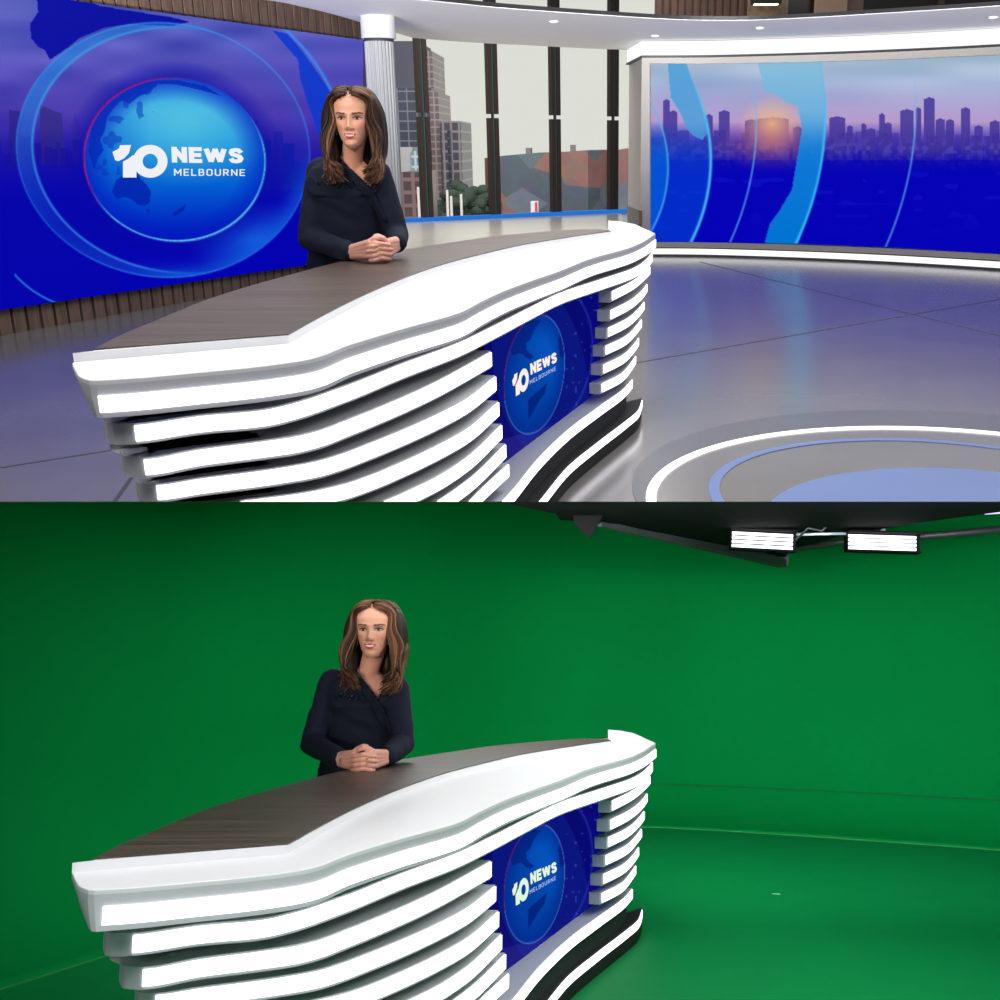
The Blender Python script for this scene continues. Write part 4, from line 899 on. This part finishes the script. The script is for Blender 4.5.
# ---- window wall and everything above the soffit
g0, g1 = v2(fr.un(403, 222.5, 0)), v2(fr.un(627, 212.5, 0)); gd = (g1 - g0).normalized(); gn = Vector((gd.y, -gd.x)); rzw = math.atan2(gd.y, gd.x)
MUL = mat('dark_bronze_mullion', (58, 45, 39), .45); TEAL = mat('teal_glass_edge', (52, 96, 100), .2)
for i, u in enumerate((426.2, 494.5, 555.6, 612.6, 374, 310, 250, 668)):
    c = v2(fr.wall(u, 190, g0, g1)); wdt = .24 if u < 600 else .25
    m_ = MB(); off = gd * (wdt * .30)
    for z0, z1 in ((0, 2.05), (2.13, 4.2), (4.28, 7.6)):
        for sgn in (-1, 1): q = c + off * sgn; m_.box((q.x, q.y, (z0 + z1) / 2), (wdt * .40, .12, z1 - z0), rzw)
    m_.box((c.x, c.y, 3.8), (wdt * .16, .05, 7.6), rzw)
    o = m_.build('window_%d' % (i + 1), MUL); struct(o)
    t_ = MB(); q = c + gn * .03; t_.box((q.x, q.y, 3.8), (wdt * .14, .02, 7.6), rzw); o2 = t_.build('glass_fin', TEAL, o)
gm = bpy.data.materials.new('window_glass'); gm.use_nodes = True; nt = gm.node_tree; nt.nodes.clear()
oo = nt.nodes.new('ShaderNodeOutputMaterial'); tr_ = nt.nodes.new('ShaderNodeBsdfTransparent'); gl = nt.nodes.new('ShaderNodeBsdfGlossy'); gl.inputs['Roughness'].default_value = .02; mx = nt.nodes.new('ShaderNodeMixShader'); mx.inputs[0].default_value = .035
tr_.inputs[0].default_value = (.97, .98, .98, 1); nt.links.new(tr_.outputs[0], mx.inputs[1]); nt.links.new(gl.outputs[0], mx.inputs[2]); nt.links.new(mx.outputs[0], oo.inputs[0])
ga, gb = g0 - gd * 6, g1 + gd * 3; k = MB(); k.prism([ga - gn * .09, gb - gn * .09, gb - gn * .10, ga - gn * .10], .05, 7.6); struct(k.build('window_9', gm))
k = MB(); k.prism([ga + gn * .10, gb + gn * .10, gb - gn * .05, ga - gn * .05], 0.0, .085); struct(k.build('trim_12', emis('blue_sill_light', (40, 118, 215), .9)))
k = MB(); k.prism([(-4.6, 14.6), (-.2, 16.4), (.43, 17.6), (.5, 26.6), g1 + gn * .11, g0 + gn * .11, g0 - gd * 2 + gn * .11], 0.0, .004); struct(k.build('floor_reflection', mat('painted_reflection', (196, 190, 178), .22, noise=.03, nscale=1, spec=.6)))  # lighter beige sheet, paints in the bright window reflection on the floor
# upper back wall
def upper(name, u0, u1, Y, m, z0=3.0, z1=7.5, th=.2, ribs=0):
    a, c = fr.at(u0, 10, Y), fr.at(u1, 10, Y); k = MB()
    if ribs:
        n = int((c.x - a.x) / ribs)
        for i in range(n): x = a.x + (i + .5) * ribs; k.box((x, Y - .03, (z0 + z1) / 2), (ribs * .72, .06, z1 - z0))
    k.box(((a.x + c.x) / 2, Y + th / 2, (z0 + z1) / 2), (c.x - a.x, th, z1 - z0)); o = k.build(name, m); struct(o); return o
upper('wall_back', 655, 748.5, 21, wood('dark_upper_wood', (54, 32, 22), (96, 60, 42), scale=(10, 10, .6)), ribs=.13)
upper('trim_13', 748.5, 788, 20.8, mat('rough_stone', (120, 104, 84), .8, noise=.45, nscale=9, bump=.5))
upper('trim_14', 788, 816, 21, mat('smoked_glass', (40, 34, 28), .15)); upper('trim_15', 816, 847, 20.6, mat('beige_panel', (166, 138, 116), .6)); upper('trim_16', 847, 863, 20.7, mat('beige_panel_dark', (120, 98, 84), .6)); upper('trim_17', 863, 1080, 21, mat('smoked_brown', (44, 36, 28), .3, noise=.3, nscale=2)); upper('trim_18', 938, 944, 20.9, mat('brown_post', (84, 66, 50), .5))
lamp = empty('wall_lamp', fr.at(766, 1, 20.5)); tag(lamp, 'small dark wall lamp washing the stone panel with light', 'wall lamp')
MB().box((0, 0, 0), (.5, .25, .1)).build('lamp_body', BLACKM, lamp); MB().box((0, 0, -.055), (.4, .18, .012)).build('lens', emis('warm_lamp_lens', (255, 220, 160), 4), lamp)
sl_ = bpy.data.lights.new('wall_lamp_light', 'SPOT'); sl_.energy = 260; sl_.color = (1, .85, .6); sl_.spot_size = 1.6; sl_.spot_blend = 1; so_ = bpy.data.objects.new('wall_lamp_light', sl_); COL.objects.link(so_); so_.location = fr.at(766, 2, 20.25); so_.rotation_euler = (.25, 0, 0); SET[1].append(so_)

# ---- the city outside
skyb = MB(); vs = []; N = 24
for i in range(N + 1):
    a = math.radians(-50 + 100 * i / N); vs += [(110 * math.sin(a), 110 * math.cos(a), -4), (110 * math.sin(a), 110 * math.cos(a), 60)]
skyb.add(vs, [(2 * i, 2 * i + 2, 2 * i + 3, 2 * i + 1) for i in range(N)]); so = skyb.build('sky', emis('hazy_cream_sky', (232, 231, 222), 1.0)); struct(so)
k = MB(); k.box((0, 70, -.1), (160, 80, .16)); [setattr(k, 'v', [(a, b_2, c_2 - 4.9) for a, b_2, c_2 in k.v])]; struct(k.build('ground', mat('paving', (120, 118, 116), .8)))
def facade(name, c1, c2, sx, sz, frame=.12, rough=.3):
    m = bpy.data.materials.new(name); m.use_nodes = True; nt = m.node_tree; b_ = nt.nodes['Principled BSDF']
    tc = nt.nodes.new('ShaderNodeTexCoord'); mp = nt.nodes.new('ShaderNodeMapping'); mp.inputs['Rotation'].default_value = (math.pi / 2, 0, 0); br = nt.nodes.new('ShaderNodeTexBrick')
    br.offset = 0; br.inputs['Color1'].default_value = lin(c1); br.inputs['Color2'].default_value = tuple(x * .8 for x in lin(c1)[:3]) + (1,); br.inputs['Mortar'].default_value = lin(c2)
    br.inputs['Scale'].default_value = 1; br.inputs['Brick Width'].default_value = sx; br.inputs['Row Height'].default_value = sz; br.inputs['Mortar Size'].default_value = frame
    nt.links.new(tc.outputs['Object'], mp.inputs[0]); nt.links.new(mp.outputs[0], br.inputs['Vector']); nt.links.new(br.outputs['Color'], b_.inputs['Base Color']); b_.inputs['Roughness'].default_value = rough
    return m
def tower(u0, u1, vt_, Y, m, label, name='building', depth=6, parts=()):
    a = fr.at(u0, vt_, Y); c = fr.at(u1, vt_, Y); e = empty(name, ((a.x + c.x) / 2, Y + depth / 2, 0)); tag(e, label, 'building')
    k = MB(); k.box((0, 0, (a.z - 5) / 2), (c.x - a.x, depth, a.z + 5)); k.build('facade', m, e)
    for (pu0, pu1, pv0, pv1, pm, nm) in parts:
        p = fr.at(pu0, pv0, Y - .3); q = fr.at(pu1, pv1, Y - .3); k = MB(); k.box(((p.x + q.x) / 2 - e.location.x, Y - .3 + 1 - e.location.y, (p.z + q.z) / 2), (q.x - p.x, 2, p.z - q.z)); k.build(nm, pm, e)
    return e
GLB = facade('grid_glass_facade', (98, 104, 128), (176, 176, 188), .62, .62, .045); SLATE = mat('slate_top', (128, 128, 146), .6); PINK = facade('pink_concrete_facade', (160, 134, 138), (214, 190, 188), .5, .45, .05)
tower(392, 417.5, 41, 78, SLATE, 'tall slate grey tower behind the first window mullion', parts=[(390, 434, 88, 150, GLB, 'glass_grid')])
tower(424.5, 432, 51, 80, PINK, 'slender pink tower rising behind the first mullion')
tower(429, 438, 92, 76, PINK, 'lower pink tower beside the glass grid tower')
tower(441, 460.5, 121, 74, facade('tower_windows', (92, 92, 108), (190, 172, 178), .5, .6, .07), 'narrow tower with dark glass core in the second window bay', parts=[(447, 453, 130, 205, facade('dark_windows', (52, 60, 74), (110, 120, 130), .4, .5, .04), 'glass_core')])
tower(400, 412, 147, 60, mat('white_building_paint', (200, 196, 200), .7, noise=.1, nscale=.8), 'small white building with glass corner by the column', parts=[(411, 421, 151, 178, facade('cyan_glass', (130, 178, 200), (220, 226, 230), .5, .5, .06), 'glass_corner')])
tower(401, 424, 172, 55, facade('brown_block', (88, 72, 76), (142, 112, 110), .55, .6, .09), 'brown brick block low beside the column', depth=4)
tower(424, 442, 205, 64, mat('dark_low_building', (74, 82, 86), .6, noise=.3, nscale=1), 'low dark building below the first mullion')
# faceted cultural centre
fm = bpy.data.materials.new('faceted_cladding'); fm.use_nodes = True; nt = fm.node_tree; b_ = nt.nodes['Principled BSDF']; tc = nt.nodes.new('ShaderNodeTexCoord'); vo = nt.nodes.new('ShaderNodeTexVoronoi'); vo.inputs['Scale'].default_value = .75; cr_ = nt.nodes.new('ShaderNodeValToRGB'); cr_.color_ramp.interpolation = 'CONSTANT'
vo.voronoi_dimensions = '2D'; mpv = nt.nodes.new('ShaderNodeMapping'); mpv.inputs['Rotation'].default_value = (math.pi / 2, .4, 0); nt.links.new(tc.outputs['Object'], mpv.inputs[0])
v2_ = nt.nodes.new('ShaderNodeTexVoronoi'); v2_.inputs['Scale'].default_value = 2.2; mm_ = nt.nodes.new('ShaderNodeMix'); mm_.data_type = 'RGBA'; mm_.blend_type = 'MULTIPLY'; mm_.inputs[0].default_value = .22
E_ = cr_.color_ramp.elements; E_[0].color = lin((92, 102, 116)); E_[1].position = .28; E_[1].color = lin((76, 88, 102)); x = E_.new(.45); x.color = lin((136, 98, 92)); x = E_.new(.78); x.color = lin((104, 112, 124))
nt.links.new(mpv.outputs[0], vo.inputs['Vector']); sepc = nt.nodes.new('ShaderNodeSeparateColor'); nt.links.new(vo.outputs['Color'], sepc.inputs[0]); nt.links.new(sepc.outputs[0], cr_.inputs[0]); nt.links.new(tc.outputs['Object'], v2_.inputs['Vector']); nt.links.new(cr_.outputs[0], mm_.inputs[6]); nt.links.new(v2_.outputs['Color'], mm_.inputs[7]); nt.links.new(mm_.outputs[2], b_.inputs['Base Color']); b_.inputs['Roughness'].default_value = .6
Yc = 48; cz = fr.at(560, 216, Yc); ce = empty('cultural_centre', (cz.x, Yc + 4, 0)); tag(ce, 'angular building clad in slate and terracotta facets across the window bays', 'building')
top = [(484.5, 158), (497, 157.5), (500, 156), (528, 153.5), (560, 152.5), (588, 150.5), (607, 150), (612, 152), (640, 147), (680, 140)]
k = MB(); vs = []
for u, v in top: P = fr.at(u, v, Yc + (.8 if int(u) % 2 else 0)); vs += [P - ce.location, Vector((P.x - ce.location.x, P.y - ce.location.y, -5)), Vector((P.x - ce.location.x, 5, P.z)), Vector((P.x - ce.location.x, 5, -5))]
n = len(top); fs = []
for i in range(n - 1): a = 4 * i; q = a + 4; fs += [(a, a + 1, q + 1, q), (a + 2, q + 2, q + 3, a + 3), (a, q, q + 2, a + 2), (a + 1, a + 3, q + 3, q + 1)]
fs += [(0, 2, 3, 1), (4 * n - 4, 4 * n - 3, 4 * n - 1, 4 * n - 2)]; k.add(vs, fs); k.build('facade', fm, ce)
for u, v in ((529, 152), (573, 149)): P = fr.at(u, v, Yc + 2) - ce.location; MB().box((P.x, P.y, P.z), (.22, 1, .34)).build('roof_hut', mat('roof_hut', (120, 110, 116), .7), ce)
ban = empty('banner', (*fr.at(535, 212, 46).xy, 0)); tag(ban, 'small white and pink banner standing before the faceted building', 'banner')
P = fr.at(531.5, 201, 46) - ban.location; Q = fr.at(538.5, 212, 46) - ban.location; MB().box(((P.x + Q.x) / 2, 0, (P.z + Q.z) / 2), (Q.x - P.x, .1, P.z - Q.z)).build('cloth', mat('banner_white', (220, 224, 230), .7), ban)
MB().box(((P.x + Q.x) / 2 + .05, -.07, (P.z + Q.z) / 2), ((Q.x - P.x) * .35, .04, (P.z - Q.z) * .8)).build('emblem', mat('banner_pink', (214, 50, 100), .7), ban); MB().tube([(P.x, 0, -5), (P.x, 0, P.z)], .04, 8).build('pole', WHITE, ban)
LEAF = mat('tree_leaves', (52, 66, 52), .9, noise=.4, nscale=2)
def tree(u, v, Y, r, lab):
    P = fr.at(u, v, Y); e = empty('tree', (P.x, P.y, 0)); tag(e, lab, 'tree'); MB().tube([(0, 0, -5), (0, 0, P.z)], [.18, .1], 8).build('trunk', mat('bark', (70, 56, 46), .9), e)
    rr = random.Random(int(u)); k = MB()
    for i in range(46):
        d = Vector((rr.gauss(0, 1), rr.gauss(0, 1), rr.gauss(0, 1))).normalized() * r * rr.uniform(.4, .95); k.ell((d.x, d.y, P.z + d.z * .8), (r * .26, r * .26, r * .22), nu=8, nv=6)
    k.build('crown', LEAF, e)
for i, (u, v, r) in enumerate(((466, 202, 1.0), (474, 205, .9), (482, 204, .9), (458, 207, .8))): tree(u, v, (45.8, 50.6, 48.3, 55)[i], r, ['round dark tree left of the angular building, leftmost but one', 'round dark tree, second to the right from the narrow tower', 'round dark tree touching the angular building corner', 'smallest dark tree at the foot of the narrow tower'][i])
for i, (u, v) in enumerate(((418, 187), (424.5, 190), (447, 190), (451, 196), (461, 194))):
    P = fr.at(u, v, 44); e = MB().tube([(0, 0, -5), (0, 0, P.z)], [.07, .05], 8).build('flagpole', mat('pole_white', (226, 220, 216), .5)); e.location = (P.x, P.y, 0); tag(e, ['white pole left of the first mullion', 'white pole hard against the first mullion', 'tallest white pole before the narrow tower', 'short white pole between its two neighbours before the narrow tower', 'white pole at the right edge of the narrow tower'][i], 'pole', 'white poles on the plaza')

build_desk(fr, 'curved white news desk with glowing slats, standing in the finished studio on grey floor')
presenter(fr, dict(Y=4.62, waist=(352, 240), hands=(378, 249.5, 4.30), yaw=.12, hyaw=.02, hroll=.0, hpitch=.0, hscale=.985, mirror=1, seed=3, hair=(.108, 1.0, 1.0),
     joints=dict(sr=(321, 171, 4.66), sl=(377, 174, 4.60), er=(309, 238, 4.60), el=(397, 234, 4.58), wr=(352, 252, 4.36), wl=(397, 243.5, 4.44), hip=(350, 258, 4.68), chin=(352, 148.5, 4.50),
                 v=(369, 188, 4.5), nr=(344, 163, 4.55), nl=(371, 163, 4.55), wrap=(386, 221, 4.5))),
     'smiling woman in navy jacket with hands clasped on the desk before the globe screen')

# ================================================================== STUDIO TWO: the green room
CUR[0] = 2; fr = F2
def lowv(v): return v - DV
GREEN = mat('green_screen_paint', (0, 128, 58), .8, noise=.03, nscale=2, spec=.04); GFLOOR = mat('green_floor_paint', (0, 122, 60), .65, noise=.05, nscale=4, spec=.12)
g_ = [(-5.2, 1.2)] + [tuple(v2(fr.un(u, lowv(v), 0))) for u, v in ((0, 990), (120, 952))] + [tuple(v2(fr.un(u, lowv(v), 0))) for u, v in ((500, 840), (560, 831), (640, 827.5), (720, 831), (800, 836), (900, 843), (1000, 850.5), (1100, 859))]
g_.append((7.0, 5.5)); base_ln = dense(g_, 120)
k = MB(); k.prism([Vector((-5.2, .3)), Vector((7, .3))] + base_ln[::-1], -.02, 0); struct(k.build('floor', GFLOOR))
prof = [(0, -.002), (.004, .012), (.10, .014)] + [(.10 + .9 * math.sin(a), .014 + .9 * (1 - math.cos(a))) for a in [math.pi / 2 * i / 12 for i in range(1, 13)]] + [(1.0, 3.8)]
cols_ = [offset(base_ln, d) for d, z in prof]; k = MB(); m_ = len(base_ln)
k.add([(c.x, c.y, prof[j][1]) for j in range(len(prof)) for c in cols_[j]], [(j * m_ + i, j * m_ + i + 1, (j + 1) * m_ + i + 1, (j + 1) * m_ + i) for j in range(len(prof) - 1) for i in range(m_ - 1)])
o = k.build('wall_back', GREEN, smooth=True); struct(o)
k = MB(); k.strip(offset(base_ln, -.008), offset(base_ln, .004), 0, .006); struct(k.build('trim_19', mat('green_edge_tape', (40, 150, 70), .6)))
jm = 8; rl = []
for d_, z_ in ((prof[jm][0] - .004, prof[jm][1] + .004), (prof[jm][0] + .006, prof[jm][1] + .012)): rl.append([(p.x, p.y, z_) for p in offset(base_ln, d_)])
k = MB(); k.add(rl[0] + rl[1], [(i, i + 1, m_ + i + 1, m_ + i) for i in range(m_ - 1) if base_ln[i].x > .3]); struct(k.build('trim_21', mat('green_seam_tape', (6, 96, 48), .6)))
# black rig raft under the roof
BK = mat('black_rig_paint', (9, 10, 10), .8, noise=.3, nscale=6, spec=.05); STEEL = mat('dark_rig_steel', (52, 58, 60), .45, metal=.3)
ZC = 2.27
edge = [(495, 501), (556, 514), (560, 520), (620, 524), (700, 545), (775, 563), (785, 558), (790, 549), (850, 534), (925, 522), (1000, 512), (1060, 502)]
ep = [v2(fr.un(u, lowv(v), ZC)) for u, v in edge]
k = MB(); k.prism(ep + [Vector((4.5, 5.0)), Vector((-1, 5.0))], ZC, ZC + .04); o = k.build('ceiling', BK); struct(o)
def P3(u, v, Y): return fr.at(u, lowv(v), Y)
def bar(name, a, c, w, h, m, lab, cat, parent=None):
    k = MB(); k.bar(a, c, w, h); o = k.build(name, m, parent)
    if not parent: tag(o, lab, cat)
    return o
# diagonal edge beam with rail and bolts
beam = empty('edge_beam', P3(700, 548, 8.2)); tag(beam, 'long dark diagonal beam along the edge of the black ceiling raft', 'beam'); lb = beam.location
def q_(u, v, Y): return P3(u, v, Y) - lb
MB().bar(q_(596, 517, 6.6), q_(784, 563, 9.0), .05, .07).build('rail', STEEL, beam); MB().bar(q_(600, 525, 6.6), q_(780, 566.5, 9.0), .03, .02).build('lower_lip', STEEL, beam)
MB().bar(q_(784, 565, 9.0), q_(784.5, 553, 9.0), .06, .05).build('end_cap', STEEL, beam)
# hanging black flap
k = MB(); pts = [P3(u, v, 6.3) for u, v in ((569, 502.5), (572, 512), (575, 524), (589, 538), (597, 527), (609, 503.5))]; cflap = sum(pts, Vector()) / 6
k.add([p - cflap for p in pts] + [p - cflap + Vector((0, .03, 0)) for p in pts], [tuple(range(6)), tuple(range(6, 12))[::-1]] + [(i, (i + 1) % 6, 6 + (i + 1) % 6, 6 + i) for i in range(6)]); o = k.build('light_flag', BK); o.location = cflap; tag(o, 'black pointed flag hanging from the ceiling near the middle', 'light flag')
# pipes
def pipe(name, pts, r, m, lab, cat):
    P = [P3(*q) for q in pts]; o0 = P[0].copy(); k = MB(); k.tube([p - o0 for p in P], r, 10); o = k.build(name, m, smooth=True); o.location = o0; tag(o, lab, cat); return o
pipe('rig_pipe', [(785, 549, 8.2), (850, 541, 8.1), (925, 536, 8.0), (1030, 527, 7.8)], .028, STEEL, 'lower grey rig pipe running behind both lamps to the right edge', 'pipe')
pipe('rig_pipe', [(735, 530, 7.4), (850, 519, 7.3), (940, 513, 7.2), (1040, 507, 7.1)], .026, mat('green_tinted_steel', (44, 70, 58), .5, metal=.2), 'upper greenish rig pipe above the two lamps', 'pipe')
pipe('rig_pipe', [(795, 534.5, 7.0), (848, 533.5, 7.0)], .010, mat('bright_rail', (210, 214, 235), .25, metal=.6), 'thin bright rail between the two lamps', 'pipe')
pipe('fluorescent_tube', [(703, 504, 6.6), (736, 518, 7.2)], .012, emis('violet_tube', (214, 200, 255), 1.6), 'thin violet white tube slanting in the black ceiling', 'light tube')
pipe('light_tube', [(985, 513, 7.0), (1020, 511, 7.0)], .010, emis('violet_tube', (214, 200, 255), 1.6), 'short bright tube at the right edge below the ceiling', 'light tube')
def lampbank(c, w, h, Y, tilt, lab):
    o0 = P3(*c, Y); e = empty('light_bank', o0); tag(e, lab, 'studio lamp', 'fluorescent banks over the green room')
    mpx = Y / 1080.; W_, H_ = w * mpx, h * mpx; R = Matrix.Rotation(tilt, 3, 'Y')
    def bx(c_, d, nm, m, par=e):
        k = MB(); k.box(c_, d); k.v = [tuple(R @ Vector(q)) for q in k.v]; return k.build(nm, m, par)
    bx((0, .05, 0), (W_, .06, H_), 'housing', BK); bx((0, .0, H_ * .55), (W_ * 1.02, .16, .012), 'barn_door', BK); bx((0, .0, -H_ * .55), (W_ * 1.02, .12, .010), 'barn_door', BK)
    TM = emis('bank_tube', (245, 244, 255), 3.0)
    for i in range(4):
        z = H_ * (-.34 + .225 * i); k = MB(); k.tube([R @ Vector((-W_ * .47, .005, z)), R @ Vector((W_ * .47, .005, z))], .0095, 10); k.build('tube', TM, e, smooth=True)
    for x in (-.5, .5): bx((W_ * x, -.012, 0), (.006, .03, H_ * 1.0), 'louvre', BK)
    bx((W_ * .05, .09, H_ * .9), (.03, .03, H_ * .9), 'yoke', STEEL); bx((-W_ * .3, .07, H_ * .7), (.12, .05, .06), 'ballast', BK)
lampbank((762.5, 540.5), 63, 18, 7.0, .05, 'left of the two bright fluorescent lamps under the black ceiling')
lampbank((882.5, 542.5), 70, 17, 7.0, .03, 'right of the two bright fluorescent lamps under the black ceiling')
# small hardware along the raft
rr = random.Random(4)
for i, (u, v) in enumerate(((648, 510), (672, 514), (690, 524), (742, 520), (805, 513), (832, 510), (858, 522))):
    c = P3(u, v, 7.5); e = empty('rig_fixture', c); tag(e, ['boxy black fixture nearest the pointed flag under the ceiling', 'black fixture second right of the pointed flag', 'black fixture just left of the slanting violet tube', 'black fixture at the right end of the slanting violet tube', 'small fixture above and right of the left lamp', 'small silvery fixture between the two lamps', 'fixture above the left end of the right lamp'][i], 'rig fixture', 'small fixtures under the black ceiling')
    sc_ = rr.uniform(.8, 1.3); MB().box((0, 0, 0), (.12 * sc_, .1, .07 * sc_)).build('fixture_body', BK if i not in (5,) else mat('silver', (200, 200, 205), .2, 1), e, bevel=.006); MB().tube([(0, 0, .03), (.0, .02, .12)], .008, 8).build('hanger', STEEL, e); MB().tube([(-.04, -.05, 0), (-.04, -.075, -.012)], [.03, .034], 14).build('lens_tube', STEEL, e)
pipe('cable', [(640, 509, 6.8), (660, 519, 6.8), (676, 512, 6.8), (694, 522, 6.9), (712, 515, 6.9), (726, 526, 7.0), (742, 529, 7.0)], .008, BK, 'black cable looping under the ceiling left of the lamps', 'cable')
pipe('cable', [(796, 540, 6.95), (808, 528, 6.9), (822, 531, 6.9), (836, 517, 6.9), (850, 526, 6.95)], .007, STEEL, 'grey cable between the two lamps', 'cable')
pipe('cable', [(835, 521, 6.8), (836, 511, 6.8), (845, 505, 6.8)], .02, mat('white_bracket', (205, 208, 206), .5), 'short white bracket between the two lamps', 'bracket')
mk = MB().box((0, 0, 0), (.05, .02, .002)).build('floor_mark', mat('pale_tape', (120, 200, 140), .6)); mk.location = fr.un(776, lowv(894), .001); tag(mk, 'tiny pale tape mark on the green floor', 'tape mark')

build_desk(fr, 'curved white news desk with glowing slats, standing on green floor before green screen')
lv = lambda u, v, Y: (u, v - DV, Y)
presenter(fr, dict(Y=4.62, waist=(358, 746 - DV), hands=lv(363.5, 760, 4.22), yaw=.05, hyaw=-.02, hroll=.0, hpitch=.0, hscale=1.025, mirror=-1, seed=8, hair=(.112, 1.05, .92), bracelet=True,
     joints=dict(sr=lv(333, 682, 4.62), sl=lv(395, 688, 4.60), er=lv(312, 744, 4.56), el=lv(403, 743, 4.56), wr=lv(341, 759, 4.28), wl=lv(386, 757, 4.33), hip=lv(361, 770, 4.68), chin=lv(371, 658.5, 4.50),
                 v=lv(378, 700, 4.5), nr=lv(358, 672, 4.55), nl=lv(385, 674, 4.55), wrap=lv(391, 734, 4.5))),
     'woman in navy jacket speaking with hands clasped on the desk before the green screen')

# ================================================================== the divider between the two studios, trimming, and laying studio two out
CUR[0] = 1
C_ = Vector((0, 0, H)); NRM = Vector((0, math.sin(TH1), math.cos(TH1))); FW = Vector((0, math.cos(TH1), -math.sin(TH1)))
k = MB(); k.add([C_ + FW * a + Vector((x, 0, 0)) + NRM * z for z in (0.0, .0006) for a, x in ((1.7, -4.6), (1.7, 4.6), (13.5, 9), (13.5, -7))], [(3, 2, 1, 0), (4, 5, 6, 7), (0, 1, 5, 4), (1, 2, 6, 5), (2, 3, 7, 6), (3, 0, 4, 7)])
dv = k.build('light_divider', mat('divider_matte_black', (22, 22, 24), .9)); dv['kind'] = 'structure'; SET[1].remove(dv)  # added board in the seam plane, blocks light between the studios
bpy.context.view_layer.update()
for o in SET[2]: o.matrix_world = M2 @ o.matrix_world
bpy.context.view_layer.update()
def tree_of(o): return [o] + [d for c in o.children for d in tree_of(c)]
def trim(o, sign):
    if o.type != 'MESH': return
    mw = o.matrix_world; me = o.data
    n = len(me.vertices); co = np.empty(n * 3, dtype=np.float64); me.vertices.foreach_get('co', co); co = co.reshape(-1, 3)
    M = np.array(mw); w = co @ M[:3, :3].T + M[:3, 3]; d = (w - np.array(C_)) @ np.array(NRM) * sign
    if d.min() > -1e-4: return
    if d.max() < 1e-4: return 'gone'
    inv = mw.inverted(); co_ = inv @ (C_ + NRM * (.0008 if sign > 0 else -.0002)); no = (mw.to_3x3().transposed() @ NRM).normalized() * sign
    bm = bmesh.new(); bm.from_mesh(me)
    res = bmesh.ops.bisect_plane(bm, geom=bm.verts[:] + bm.edges[:] + bm.faces[:], dist=1e-6, plane_co=co_, plane_no=no, clear_inner=True)
    es = [e for e in res['geom_cut'] if isinstance(e, bmesh.types.BMEdge) and e.is_valid and len(e.link_faces) == 1]
    if es and o.name.split('.')[0] not in ('display', 'sky'):
        try: bmesh.ops.triangle_fill(bm, use_beauty=True, edges=es)
        except Exception: pass
    bm.to_mesh(me); bm.free()
for tops, sign in ((SET[1], 1), (SET[2], -1)):
    for t in list(tops):
        for o in tree_of(t)[::-1]:
            if trim(o, sign) == 'gone': 
                for c in tree_of(o)[::-1]: bpy.data.objects.remove(c)
